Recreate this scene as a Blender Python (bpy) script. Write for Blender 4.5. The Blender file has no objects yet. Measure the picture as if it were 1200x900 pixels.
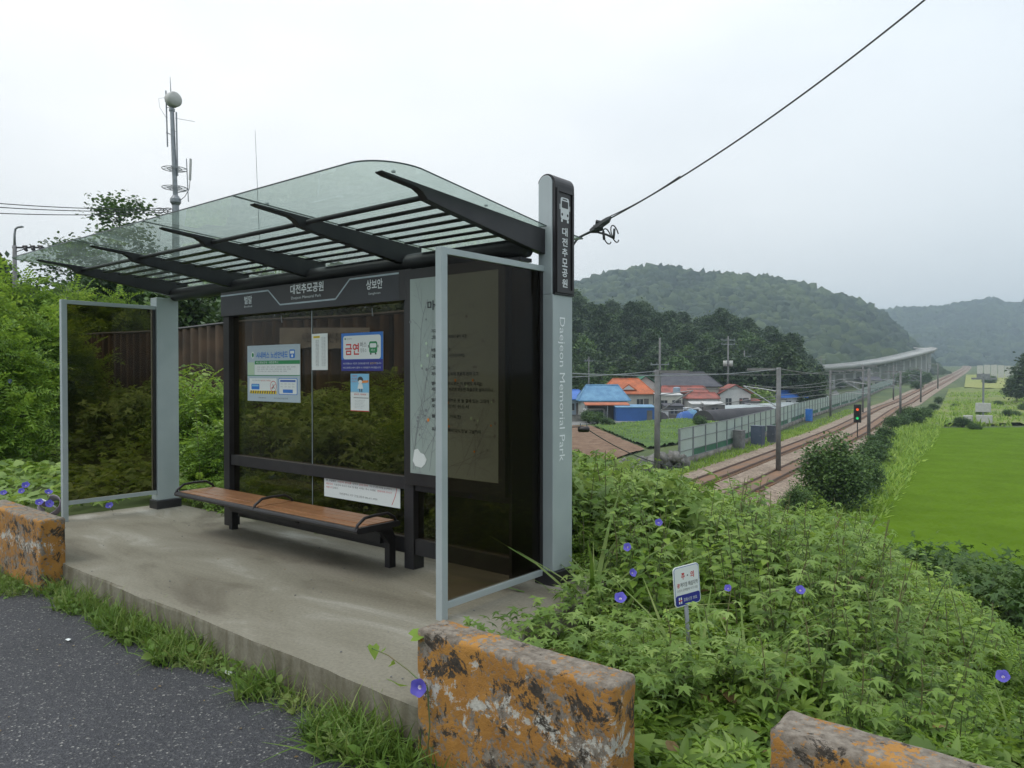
import bpy, bmesh, math, random
import numpy as np
from mathutils import Vector, Matrix
from mathutils import noise as mnoise
random.seed(7)
rng = np.random.default_rng(11)
R = math.radians
scene = bpy.context.scene
COL = scene.collection

# ------------------------------------------------------------------ camera
EYE = 1.6
YAW = R(39.1)
FPX = 873.0                      # focal length in pixels of a 1200 px wide picture
PITCH = math.atan(12 / FPX)
cam_d = bpy.data.cameras.new('camera')
cam = bpy.data.objects.new('camera', cam_d)
COL.objects.link(cam)
cam_d.sensor_width = 36
cam_d.lens = FPX / 1200 * 36
cam_d.clip_start = 0.05
cam_d.clip_end = 12000
cam.location = (0, 0, EYE)
cam.rotation_euler = (R(90) - PITCH, 0, YAW)
scene.camera = cam

# ------------------------------------------------------------------ sky and sun (overcast)
SUN_EL, SUN_AZ = 58, 200
w = bpy.data.worlds.new('World')
scene.world = w
w.use_nodes = True
nt = w.node_tree
nt.nodes.clear()
N = nt.nodes.new
L = nt.links.new
out = N('ShaderNodeOutputWorld')
sky = N('ShaderNodeTexSky')
sky.sky_type = 'NISHITA'
sky.sun_disc = False
sky.sun_elevation = R(SUN_EL)
sky.sun_rotation = R(SUN_AZ)
sky.air_density = 1.5
sky.dust_density = 4
bg1 = N('ShaderNodeBackground')
bg1.inputs['Strength'].default_value = 0.09
L(sky.outputs[0], bg1.inputs[0])
tc = N('ShaderNodeTexCoord')
mp = N('ShaderNodeMapping')
mp.inputs['Scale'].default_value = (1, 1, 2.6)
nz = N('ShaderNodeTexNoise')
nz.inputs['Scale'].default_value = 1.7
nz.inputs['Detail'].default_value = 5
nz.inputs['Roughness'].default_value = 0.5
L(tc.outputs['Generated'], mp.inputs[0])
L(mp.outputs[0], nz.inputs[0])
rp = N('ShaderNodeValToRGB')
rp.color_ramp.elements[0].position = 0.30
rp.color_ramp.elements[0].color = (0.87, 0.885, 0.90, 1)
rp.color_ramp.elements[1].position = 0.68
rp.color_ramp.elements[1].color = (1.06, 1.055, 1.045, 1)
L(nz.outputs['Fac'], rp.inputs[0])
sx_ = N('ShaderNodeSeparateXYZ'); L(tc.outputs['Generated'], sx_.inputs[0])
def wm(op, a, b_, c=None):
    n = N('ShaderNodeMath'); n.operation = op
    for i, v in enumerate((a, b_, c)):
        if v is None: continue
        if isinstance(v, (int, float)): n.inputs[i].default_value = v
        else: L(v, n.inputs[i])
    return n.outputs[0]
# the cloud is thinner and whiter to the left of the view and towards the zenith
side = wm('MULTIPLY_ADD', sx_.outputs[0], -1.0, 0.0)
gr = N('ShaderNodeValToRGB'); e = gr.color_ramp.elements
e[0].position = 0.05; e[0].color = (0.575, 0.62, 0.66, 1)
e[1].position = 0.85; e[1].color = (0.75, 0.757, 0.762, 1)
L(side, gr.inputs[0])
zen = wm('MULTIPLY_ADD', wm('POWER', wm('MAXIMUM', sx_.outputs[2], 0.0), 1.3), 0.75, 1.0)
m1 = N('ShaderNodeMix'); m1.data_type = 'RGBA'; m1.blend_type = 'MULTIPLY'; m1.inputs[0].default_value = 1
L(gr.outputs[0], m1.inputs[6]); L(rp.outputs[0], m1.inputs[7])
bg2 = N('ShaderNodeBackground')
L(m1.outputs[2], bg2.inputs[0]); L(zen, bg2.inputs[1])
mx = N('ShaderNodeMixShader')
mx.inputs[0].default_value = 0.9
L(bg1.outputs[0], mx.inputs[1])
L(bg2.outputs[0], mx.inputs[2])
L(mx.outputs[0], out.inputs[0])

sd = bpy.data.lights.new('sun', 'SUN')
sd.energy = 0.7
sd.angle = R(25)
sd.color = (1, 0.97, 0.92)
so = bpy.data.objects.new('sun', sd)
COL.objects.link(so)
so.rotation_euler = (R(90 - SUN_EL), 0, R(180 - SUN_AZ))

scene.view_settings.view_transform = 'Standard'
scene.view_settings.look = 'None'
scene.view_settings.gamma = 1
scene.view_settings.exposure = 0.5
scene.view_settings.use_curve_mapping = False
cy = scene.cycles
cy.use_denoising = True
cy.max_bounces = 7
cy.diffuse_bounces = 3
cy.glossy_bounces = 3
cy.transmission_bounces = 4
cy.transparent_max_bounces = 16
cy.volume_bounces = 0
cy.caustics_reflective = False
cy.caustics_refractive = False
cy.use_adaptive_sampling = True

# ------------------------------------------------------------------ picking points on real planes
_fw = Vector((-math.sin(YAW) * math.cos(PITCH), math.cos(YAW) * math.cos(PITCH), -math.sin(PITCH)))
_rt = Vector((math.cos(YAW), math.sin(YAW), 0))
_up = _rt.cross(_fw)
def _ray(x, y): return _fw * FPX + _rt * (x - 600) - _up * (y - 450)
def onz(x, y, z):
    d = _ray(x, y); return Vector((0, 0, EYE)) + d * ((z - EYE) / d.z)
def onY(x, y, Y):
    d = _ray(x, y); return Vector((0, 0, EYE)) + d * (Y / d.y)
def at_depth(x, y, dep):
    return Vector((0, 0, EYE)) + _ray(x, y) * (dep / FPX)

# ------------------------------------------------------------------ materials
def new_mat(name):
    m = bpy.data.materials.new(name)
    m.use_nodes = True
    m.node_tree.nodes.clear()
    return m, m.node_tree.nodes.new, m.node_tree.links.new

def mat(name, col, rough=0.6, metal=0.0, col2=None, scale=8.0, bump=0.0, bscale=60.0, spec=0.5, detail=4, lo=0.35, hi=0.65, coat=0.0):
    m, N, L = new_mat(name)
    o = N('ShaderNodeOutputMaterial')
    b = N('ShaderNodeBsdfPrincipled')
    b.inputs['Roughness'].default_value = rough
    b.inputs['Metallic'].default_value = metal
    b.inputs['Specular IOR Level'].default_value = spec
    b.inputs['Coat Weight'].default_value = coat
    tc = N('ShaderNodeTexCoord')
    if col2 is None:
        col2 = tuple(c * 0.8 for c in col)
    nz = N('ShaderNodeTexNoise')
    nz.inputs['Scale'].default_value = scale
    nz.inputs['Detail'].default_value = detail
    L(tc.outputs['Object'], nz.inputs[0])
    r = N('ShaderNodeValToRGB')
    r.color_ramp.elements[0].position = lo
    r.color_ramp.elements[0].color = (*col, 1)
    r.color_ramp.elements[1].position = hi
    r.color_ramp.elements[1].color = (*col2, 1)
    L(nz.outputs['Fac'], r.inputs[0])
    L(r.outputs[0], b.inputs['Base Color'])
    if bump:
        n2 = N('ShaderNodeTexNoise')
        n2.inputs['Scale'].default_value = bscale
        n2.inputs['Detail'].default_value = 5
        L(tc.outputs['Object'], n2.inputs[0])
        bp = N('ShaderNodeBump')
        bp.inputs['Strength'].default_value = bump
        bp.inputs['Distance'].default_value = 0.01
        L(n2.outputs['Fac'], bp.inputs['Height'])
        L(bp.outputs[0], b.inputs['Normal'])
    L(b.outputs[0], o.inputs[0])
    return m

def flat(name, col, rough=0.55, emit=0.0):
    m, N, L = new_mat(name)
    o = N('ShaderNodeOutputMaterial')
    b = N('ShaderNodeBsdfPrincipled')
    b.inputs['Base Color'].default_value = (*col, 1)
    b.inputs['Roughness'].default_value = rough
    if emit:
        b.inputs['Emission Color'].default_value = (*col, 1)
        b.inputs['Emission Strength'].default_value = emit
    L(b.outputs[0], o.inputs[0])
    return m

def glass_mat(name, tint, dirt=0.0, dirtcol=(0.4, 0.4, 0.35), ior=1.45, rough=0.02):
    m, N, L = new_mat(name)
    o = N('ShaderNodeOutputMaterial')
    t = N('ShaderNodeBsdfTransparent')
    t.inputs[0].default_value = (*tint, 1)
    g = N('ShaderNodeBsdfGlossy')
    g.inputs['Roughness'].default_value = rough
    lw = N('ShaderNodeLayerWeight'); lw.inputs['Blend'].default_value = 0.5
    pw = N('ShaderNodeMath'); pw.operation = 'POWER'; L(lw.outputs['Facing'], pw.inputs[0]); pw.inputs[1].default_value = 4.5
    f = N('ShaderNodeMath'); f.operation = 'MULTIPLY_ADD'; L(pw.outputs[0], f.inputs[0]); f.inputs[1].default_value = 0.85
    f.inputs[2].default_value = 0.5*((ior-1)/(ior+1))**2
    mx = N('ShaderNodeMixShader')
    L(f.outputs[0], mx.inputs[0])
    L(t.outputs[0], mx.inputs[1])
    L(g.outputs[0], mx.inputs[2])
    d = N('ShaderNodeBsdfDiffuse')
    d.inputs[0].default_value = (*dirtcol, 1)
    tl = N('ShaderNodeBsdfTranslucent')
    tl.inputs[0].default_value = (*dirtcol, 1)
    md = N('ShaderNodeMixShader')
    md.inputs[0].default_value = 0.6
    L(d.outputs[0], md.inputs[1])
    L(tl.outputs[0], md.inputs[2])
    tc = N('ShaderNodeTexCoord')
    nz = N('ShaderNodeTexNoise')
    nz.inputs['Scale'].default_value = 2.2
    nz.inputs['Detail'].default_value = 6
    L(tc.outputs['Object'], nz.inputs[0])
    mr = N('ShaderNodeMapRange')
    mr.inputs['From Min'].default_value = 0.3
    mr.inputs['From Max'].default_value = 0.75
    mr.inputs['To Min'].default_value = dirt * 0.4
    mr.inputs['To Max'].default_value = dirt * 1.6
    L(nz.outputs['Fac'], mr.inputs[0])
    mx2 = N('ShaderNodeMixShader')
    L(mr.outputs[0], mx2.inputs[0])
    L(mx.outputs[0], mx2.inputs[1])
    L(md.outputs[0], mx2.inputs[2])
    L(mx2.outputs[0], o.inputs[0])
    return m

def leaf_mat(name, dark, mid, light, trans=0.35, rough=0.5, nscale=0.6):
    m, N, L = new_mat(name)
    o = N('ShaderNodeOutputMaterial')
    g = N('ShaderNodeNewGeometry')
    oi = N('ShaderNodeObjectInfo')
    nz = N('ShaderNodeTexNoise')
    nz.inputs['Scale'].default_value = nscale
    nz.inputs['Detail'].default_value = 3
    L(g.outputs['Position'], nz.inputs[0])
    a = N('ShaderNodeMath'); a.operation = 'MULTIPLY_ADD'
    L(g.outputs['Random Per Island'], a.inputs[0]); a.inputs[1].default_value = 0.55
    b_ = N('ShaderNodeMath'); b_.operation = 'MULTIPLY_ADD'
    L(nz.outputs['Fac'], b_.inputs[0]); b_.inputs[1].default_value = 1.3; b_.inputs[2].default_value = -0.55
    c_ = N('ShaderNodeMath'); c_.operation = 'MULTIPLY_ADD'
    L(oi.outputs['Random'], c_.inputs[0]); c_.inputs[1].default_value = 0.25
    L(b_.outputs[0], c_.inputs[2])
    L(c_.outputs[0], a.inputs[2])
    r = N('ShaderNodeValToRGB')
    e = r.color_ramp.elements
    e[0].position = 0.05; e[0].color = (*dark, 1)
    e[1].position = 0.95; e[1].color = (*light, 1)
    k = e.new(0.5); k.color = (*mid, 1)
    L(a.outputs[0], r.inputs[0])
    p = N('ShaderNodeBsdfPrincipled')
    p.inputs['Roughness'].default_value = rough
    p.inputs['Specular IOR Level'].default_value = 0.35
    L(r.outputs[0], p.inputs['Base Color'])
    t = N('ShaderNodeBsdfTranslucent')
    hs = N('ShaderNodeHueSaturation')
    hs.inputs['Value'].default_value = 1.3
    hs.inputs['Hue'].default_value = 0.485
    L(r.outputs[0], hs.inputs['Color'])
    L(hs.outputs[0], t.inputs[0])
    mx = N('ShaderNodeMixShader')
    mx.inputs[0].default_value = trans
    L(p.outputs[0], mx.inputs[1]); L(t.outputs[0], mx.inputs[2])
    L(mx.outputs[0], o.inputs[0])
    return m

M = {}
M['silver'] = mat('silver grey paint', (0.43, 0.48, 0.485), 0.42, 0.15, (0.38, 0.43, 0.44), 3, spec=0.5)
M['charcoal'] = mat('charcoal painted steel', (0.022, 0.021, 0.024), 0.42, 0.2, (0.034, 0.032, 0.034), 5)
M['black'] = mat('black trim', (0.014, 0.012, 0.013), 0.38, 0, (0.022, 0.019, 0.019), 4)
M['header'] = mat('header plate', (0.045, 0.045, 0.053), 0.45, 0.1, (0.036, 0.036, 0.042), 3)
M['glass_dark'] = glass_mat('brown tinted glass', (0.54, 0.49, 0.41), 0.010, (0.2, 0.19, 0.16), 1.33)
M['glass_roof'] = glass_mat('green roof glass', (0.865, 0.925, 0.895), 0.13, (0.52, 0.60, 0.55), 1.4)
M['wood'] = mat('bench wood', (0.33, 0.15, 0.062), 0.32, 0, (0.23, 0.10, 0.042), 6, 0.15, 90, lo=0.3, hi=0.7)
M['letter_white'] = flat('white lettering', (0.72, 0.74, 0.76))
M['letter_grey'] = flat('pale lettering', (0.62, 0.66, 0.68))
M['line_grey'] = mat('brushed line', (0.40, 0.47, 0.50), 0.35, 0.5)
M['paper_blue'] = flat('pale blue paper', (0.40, 0.48, 0.54))
M['paper_white'] = flat('white paper', (0.62, 0.66, 0.66))
M['paper_bright'] = flat('bright paper', (0.72, 0.75, 0.74))
M['blue'] = flat('poster blue', (0.03, 0.17, 0.55))
M['deepblue'] = flat('poster indigo', (0.025, 0.03, 0.25))
M['textblue'] = flat('text blue', (0.05, 0.12, 0.42))
M['green'] = flat('poster green', (0.02, 0.24, 0.08))
M['palegreen'] = flat('pale green', (0.45, 0.58, 0.42))
M['red'] = flat('poster red', (0.55, 0.03, 0.03))
M['orange'] = flat('poster orange', (0.75, 0.25, 0.05))
M['yellow'] = flat('poster yellow', (0.75, 0.55, 0.02))
M['ink'] = flat('ink', (0.05, 0.05, 0.055))
M['inkgrey'] = flat('grey ink', (0.22, 0.23, 0.24))
M['skyblue'] = flat('sky blue print', (0.22, 0.50, 0.72))
M['steel'] = mat('galvanised steel', (0.30, 0.32, 0.34), 0.45, 0.5, (0.22, 0.235, 0.25), 4)
M['concpole'] = mat('concrete pole', (0.20, 0.20, 0.20), 0.85, 0, (0.14, 0.14, 0.14), 2, 0.3, 30)
M['wire'] = flat('black cable', (0.03, 0.035, 0.035), 0.6)
M['bark'] = mat('bark', (0.10, 0.08, 0.06), 0.9, 0, (0.05, 0.042, 0.035), 12, 0.5, 40)
M['stem'] = mat('green stem', (0.10, 0.17, 0.05), 0.6, 0, (0.16, 0.13, 0.06), 6)
M['leaf_fg'] = leaf_mat('bank leaf', (0.058, 0.115, 0.024), (0.175, 0.28, 0.055), (0.35, 0.46, 0.14), 0.33)
M['leaf_weed'] = leaf_mat('weed leaf', (0.075, 0.15, 0.022), (0.195, 0.325, 0.042), (0.34, 0.47, 0.09), 0.38)
M['leaf_pale'] = leaf_mat('young tree leaf', (0.07, 0.15, 0.02), (0.19, 0.33, 0.04), (0.32, 0.46, 0.07), 0.4)
M['leaf_mid'] = leaf_mat('mid tree leaf', (0.03, 0.075, 0.018), (0.065, 0.13, 0.028), (0.12, 0.20, 0.045), 0.25)
M['leaf_dark'] = leaf_mat('dark tree leaf', (0.018, 0.043, 0.014), (0.042, 0.082, 0.026), (0.085, 0.135, 0.04), 0.2)
M['leaf_far'] = leaf_mat('far forest', (0.004, 0.014, 0.008), (0.022, 0.044, 0.018), (0.07, 0.10, 0.03), 0.1, 0.8, 0.012)
M['grass'] = leaf_mat('grass blade', (0.07, 0.13, 0.02), (0.13, 0.23, 0.035), (0.27, 0.31, 0.10), 0.3, 0.5, 2.5)
M['leaf_broad'] = leaf_mat('broad weed leaf', (0.08, 0.155, 0.03), (0.185, 0.30, 0.06), (0.33, 0.45, 0.13), 0.35)
M['dry'] = leaf_mat('dry leaf', (0.12, 0.07, 0.03), (0.22, 0.15, 0.06), (0.34, 0.27, 0.10), 0.2)
M['petal'] = leaf_mat('violet petal', (0.10, 0.08, 0.48), (0.13, 0.11, 0.58), (0.20, 0.15, 0.62), 0.35)
M['petal_c'] = flat('flower throat', (0.75, 0.70, 0.80))

# ------------------------------------------------------------------ object helpers
def tag(o, label=None, cat=None, group=None, kind=None):
    if label: o['label'] = label
    if cat: o['category'] = cat
    if group: o['group'] = group
    if kind: o['kind'] = kind
    return o

def empty(name, loc, rz=0.0, label=None, cat=None, group=None):
    o = bpy.data.objects.new(name, None)
    COL.objects.link(o)
    o.location = loc
    o.rotation_euler = (0, 0, rz)
    o.empty_display_size = 0.2
    return tag(o, label, cat, group)

def copy_tree(o, parent=None):
    c = o.copy()
    COL.objects.link(c)
    c.parent = parent
    for ch in o.children:
        copy_tree(ch, c)
    return c

def from_arrays(name, V, F, mats, parent=None, mi=None, smooth=False):
    """V (n,3) array, F (m,k) array of one polygon size"""
    me = bpy.data.meshes.new(name)
    V = np.asarray(V, dtype=np.float32)
    F = np.asarray(F, dtype=np.int32)
    m, k = F.shape
    me.vertices.add(len(V)); me.vertices.foreach_set('co', V.ravel())
    me.loops.add(m * k); me.loops.foreach_set('vertex_index', F.ravel())
    me.polygons.add(m)
    me.polygons.foreach_set('loop_start', np.arange(0, m * k, k, dtype=np.int32))
    for x in mats: me.materials.append(x)
    if mi is not None: me.polygons.foreach_set('material_index', np.asarray(mi, dtype=np.int32))
    if smooth: me.polygons.foreach_set('use_smooth', np.ones(m, dtype=bool))
    me.update(calc_edges=True)
    o = bpy.data.objects.new(name, me)
    COL.objects.link(o)
    o.parent = parent
    return o

class MB:
    def __init__(s): s.v = []; s.f = []; s.m = []
    def add(s, vs, fs, mi=0):
        b = len(s.v)
        s.v += [tuple(v) for v in vs]
        for f in fs: s.f.append(tuple(b + i for i in f)); s.m.append(mi)
        return s
    def box(s, a, b, mi=0):
        (x0, y0, z0), (x1, y1, z1) = a, b
        x0, x1 = sorted((x0, x1)); y0, y1 = sorted((y0, y1)); z0, z1 = sorted((z0, z1))
        return s.add([(x0,y0,z0),(x1,y0,z0),(x1,y1,z0),(x0,y1,z0),(x0,y0,z1),(x1,y0,z1),(x1,y1,z1),(x0,y1,z1)],
              [(0,3,2,1),(4,5,6,7),(0,1,5,4),(1,2,6,5),(2,3,7,6),(3,0,4,7)], mi)
    def bar(s, a, b, w, h, mi=0, up=(0,0,1)):
        a, b = Vector(a), Vector(b)
        d = (b - a).normalized(); u = Vector(up)
        sd = d.cross(u)
        if sd.length < 1e-4: sd = d.cross(Vector((0,1,0)))
        sd.normalize(); u = sd.cross(d)
        vs = [p + sd*(sx*w/2) + u*(sz*h/2) for p in (a, b) for sx, sz in ((-1,-1),(1,-1),(1,1),(-1,1))]
        return s.add(vs, [(0,1,2,3),(7,6,5,4),(0,4,5,1),(1,5,6,2),(2,6,7,3),(3,7,4,0)], mi)
    def prism(s, pts, a, b, axis, mi=0):
        """pts 2D outline; extruded from a to b along axis (0,1,2)"""
        n = len(pts); vs = []
        for t in (a, b):
            for p in pts:
                q = list(p); q.insert(axis, t); vs.append(q)
        fs = [tuple(range(n)), tuple(range(2*n-1, n-1, -1))]
        for i in range(n):
            j = (i+1) % n; fs.append((i, i+n, j+n, j))
        return s.add(vs, fs, mi)
    def tube(s, pts, r, n=8, mi=0, cap=True):
        pts = [Vector(p) for p in pts]
        rs = r if isinstance(r, (list, tuple)) else [r]*len(pts)
        vs = []; prev = None
        for i, p in enumerate(pts):
            d = (pts[min(i+1, len(pts)-1)] - pts[max(i-1, 0)]).normalized()
            ref = Vector((0,0,1)) if abs(d.z) < 0.95 else Vector((1,0,0))
            if prev is None: a = d.cross(ref).normalized()
            else:
                a = prev - d * prev.dot(d)
                a = a.normalized() if a.length > 1e-5 else d.cross(ref).normalized()
            prev = a; b = d.cross(a)
            for k in range(n):
                t = 2*math.pi*k/n
                vs.append(p + (a*math.cos(t) + b*math.sin(t))*rs[i])
        fs = []
        for i in range(len(pts)-1):
            for k in range(n):
                k2 = (k+1) % n
                fs.append((i*n+k, i*n+k2, (i+1)*n+k2, (i+1)*n+k))
        if cap:
            fs.append(tuple(range(n-1, -1, -1))); fs.append(tuple(range((len(pts)-1)*n, len(pts)*n)))
        return s.add(vs, fs, mi)
    def build(s, name, mats, parent=None, smooth=False, bevel=0.0, seg=2):
        if not isinstance(mats, (list, tuple)): mats = [mats]
        me = bpy.data.meshes.new(name)
        me.from_pydata(s.v, [], s.f)
        for x in mats: me.materials.append(x)
        me.polygons.foreach_set('material_index', s.m)
        bm = bmesh.new(); bm.from_mesh(me)
        bmesh.ops.recalc_face_normals(bm, faces=bm.faces)
        bm.to_mesh(me); bm.free()
        if smooth: me.polygons.foreach_set('use_smooth', [True]*len(me.polygons))
        me.update()
        o = bpy.data.objects.new(name, me)
        COL.objects.link(o)
        o.parent = parent
        if bevel:
            md = o.modifiers.new('bevel', 'BEVEL'); md.width = bevel; md.segments = seg; md.limit_method = 'ANGLE'
            md.angle_limit = R(40)
        return o

_tc = {}
def text_arrays(txt, bold=False):
    k = (txt, bold)
    if k in _tc: return _tc[k]
    cu = bpy.data.curves.new('t', 'FONT')
    cu.body = txt; cu.size = 1.0; cu.resolution_u = 2
    if bold: cu.offset = 0.022
    o = bpy.data.objects.new('t', cu); COL.objects.link(o)
    dg = bpy.context.evaluated_depsgraph_get(); dg.update()
    me = o.evaluated_get(dg).to_mesh()
    vs = [tuple(v.co) for v in me.vertices]; fs = [tuple(p.vertices) for p in me.polygons]
    o.evaluated_get(dg).to_mesh_clear()
    bpy.data.objects.remove(o); bpy.data.curves.remove(cu)
    if vs:
        x0 = min(v[0] for v in vs); x1 = max(v[0] for v in vs)
        y0 = min(v[1] for v in vs); y1 = max(v[1] for v in vs)
        vs = [((v[0]-x0)/(x1-x0+1e-9), (v[1]-y0)/(y1-y0+1e-9)) for v in vs]
    _tc[k] = (vs, fs)
    return _tc[k]

class Board:
    """flat print on a plane: origin o, axes u,v (metres), layers 0.8 mm apart"""
    def __init__(s, o, u, v, lift=0.0008):
        s.o = Vector(o); s.u = Vector(u).normalized(); s.v = Vector(v).normalized(); s.n = s.u.cross(s.v)
        s.mb = MB(); s.mats = []; s.lift = lift
    def mi(s, m):
        m = M[m] if isinstance(m, str) else m
        if m not in s.mats: s.mats.append(m)
        return s.mats.index(m)
    def P(s, a, b, l): return s.o + s.u*a + s.v*b + s.n*(l*s.lift)
    def rect(s, a0, b0, a1, b1, m, l=1): s.mb.add([s.P(a0,b0,l), s.P(a1,b0,l), s.P(a1,b1,l), s.P(a0,b1,l)], [(0,1,2,3)], s.mi(m))
    def poly(s, pts, m, l=1): s.mb.add([s.P(a,b,l) for a,b in pts], [tuple(range(len(pts)))], s.mi(m))
    def rrect(s, a0, b0, a1, b1, r, m, l=1):
        pts = []
        for cx, cy, t0 in ((a1-r,b0+r,-90),(a1-r,b1-r,0),(a0+r,b1-r,90),(a0+r,b0+r,180)):
            for k in range(5):
                t = R(t0 + 22.5*k); pts.append((cx+r*math.cos(t), cy+r*math.sin(t)))
        s.poly(pts, m, l)
    def disc(s, a, b, r, m, l=1, ry=None, n=20): s.poly([(a+r*math.cos(2*math.pi*k/n), b+(ry or r)*math.sin(2*math.pi*k/n)) for k in range(n)], m, l)
    def ring(s, a, b, r, w, m, l=1, n=24):
        vs = []; fs = []
        for k in range(n):
            t = 2*math.pi*k/n
            for q in (r, r-w): vs.append(s.P(a+q*math.cos(t), b+q*math.sin(t), l))
        for k in range(n):
            j = (k+1) % n; fs.append((2*k, 2*j, 2*j+1, 2*k+1))
        s.mb.add(vs, fs, s.mi(m))
    def line(s, pts, w, m, l=1):
        for (a0,b0),(a1,b1) in zip(pts, pts[1:]):
            d = math.hypot(a1-a0, b1-b0) or 1; nx, ny = -(b1-b0)/d*w/2, (a1-a0)/d*w/2
            s.poly([(a0-nx,b0-ny),(a1-nx,b1-ny),(a1+nx,b1+ny),(a0+nx,b0+ny)], m, l)
    def text(s, txt, a0, b0, a1, b1, m, l=2, rot=False, bold=False):
        """fits txt to the box; rot = lying on its right side, read from the top down"""
        vs, fs = text_arrays(txt, bold)
        if not vs: return
        if rot: P = [s.P(a0+(a1-a0)*y, b1-(b1-b0)*x, l) for x, y in vs]
        else: P = [s.P(a0+(a1-a0)*x, b0+(b1-b0)*y, l) for x, y in vs]
        s.mb.add(P, fs, s.mi(m))
    def build(s, name, parent=None):
        me = bpy.data.meshes.new(name)
        me.from_pydata(s.mb.v, [], s.mb.f)
        for x in s.mats: me.materials.append(x)
        me.polygons.foreach_set('material_index', s.mb.m)
        me.update()
        o = bpy.data.objects.new(name, me); COL.objects.link(o); o.parent = parent
        return o

# ================================================================== LARGE STRUCTURE
def interp(x, xs, ys): return np.interp(x, xs, ys)
def sstep(x, a, b):
    t = np.clip((x-a)/(b-a), 0, 1); return t*t*(3-2*t)

# far grade of the valley: level to 200 m, then rising gently
def valley_z(X, Y):
    d = Y*math.cos(YAW) - X*math.sin(YAW)
    return -6.4 + 0.0227*np.clip(d-200, 0, 800)

WOOD_X = [-400, 300, 600, 670, 690, 720, 760, 800, 830, 860, 890, 910, 935, 955, 975]
WOOD_Y = [330, 330, 335, 343, 349, 357, 366, 374, 378, 381, 388, 395, 406, 420, 440]
def ground_z(X, Y):
    X = np.asarray(X, float); Y = np.asarray(Y, float)
    r = X / np.maximum(Y, 3.0)
    vz = valley_z(X, Y)
    # bank on the valley side of the road
    a = interp(r, [-1.0, -0.8, -0.62, -0.4, -0.26, -0.15, -0.08, 0.4, 1.5], [0.0, 0.03, 0.085, 0.125, 0.155, 0.22, 0.28, 0.33, 0.4])
    yy = np.maximum(Y-3.2, 0)
    zs = -0.28 - a*np.minimum(yy, 13) - 0.42*np.maximum(yy-13, 0)
    zs = np.maximum(zs, vz)
    # higher ground to the left, behind the shelter
    hl = -0.12 + 1.0*sstep(Y, 5.2, 8.2) + 0.02*np.maximum(Y-10, 0)
    hl = hl + 9*sstep(Y-X*0.3, 60, 130)
    k = sstep(-r, 0.74, 0.92)
    z = zs*(1-k) + hl*k
    # wooded hill behind the village
    Ys = np.maximum(Y, 5.0)
    px = 600 + FPX*np.tan(np.clip(YAW + np.arctan2(X, Ys), -1.2, 1.2))
    dep = Y*math.cos(YAW) - X*math.sin(YAW)
    top = EYE + (438 - interp(px, WOOD_X, WOOD_Y))/FPX*250 - 9.5
    h1 = np.maximum(top - vz, 0)*sstep(dep, 164, 250)*(1-sstep(dep, 290, 380))*(Y > 5)*(1-sstep(px, 955, 985))
    z = np.maximum(z, vz + h1)
    # road side
    road = -0.30 + 0*X
    t = sstep(Y, 2.35, 2.9)
    z = np.where(Y < 2.9, road*(1-t) + np.minimum(z, 0.0)*t, z)
    # the slab sits over lowered soil
    ins = (X > -9.0) & (X < -2.95) & (Y > 2.3) & (Y < 4.5)
    z = np.where(ins, np.minimum(z, -0.28), z)
    return z
def gz(x, y): return float(ground_z(x, y))

def warp(n, far, near):
    t = np.linspace(-1, 1, n); k = math.asinh(far/near)
    return near*np.sinh(t*k)
gx = warp(340, 2600, 1.5) - 3
gy = warp(340, 2600, 1.5) + 4
GX, GY = np.meshgrid(gx, gy)
GZ = ground_z(GX, GY)
GZ = GZ + np.where(np.hypot(GX, GY) > 60, 0, 0)
V = np.stack([GX, GY, GZ], -1).reshape(-1, 3)
ny, nx = GX.shape
idx = np.arange(ny*nx).reshape(ny, nx)
F = np.stack([idx[:-1,:-1], idx[:-1,1:], idx[1:,1:], idx[1:,:-1]], -1).reshape(-1, 4)
M['ground'] = mat('grassy soil', (0.055, 0.085, 0.025), 0.95, 0, (0.10, 0.13, 0.035), 0.12, 0.6, 6, detail=9, lo=0.4, hi=0.62)
tag(from_arrays('ground', V, F, [M['ground']], smooth=True), kind='structure')

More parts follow.
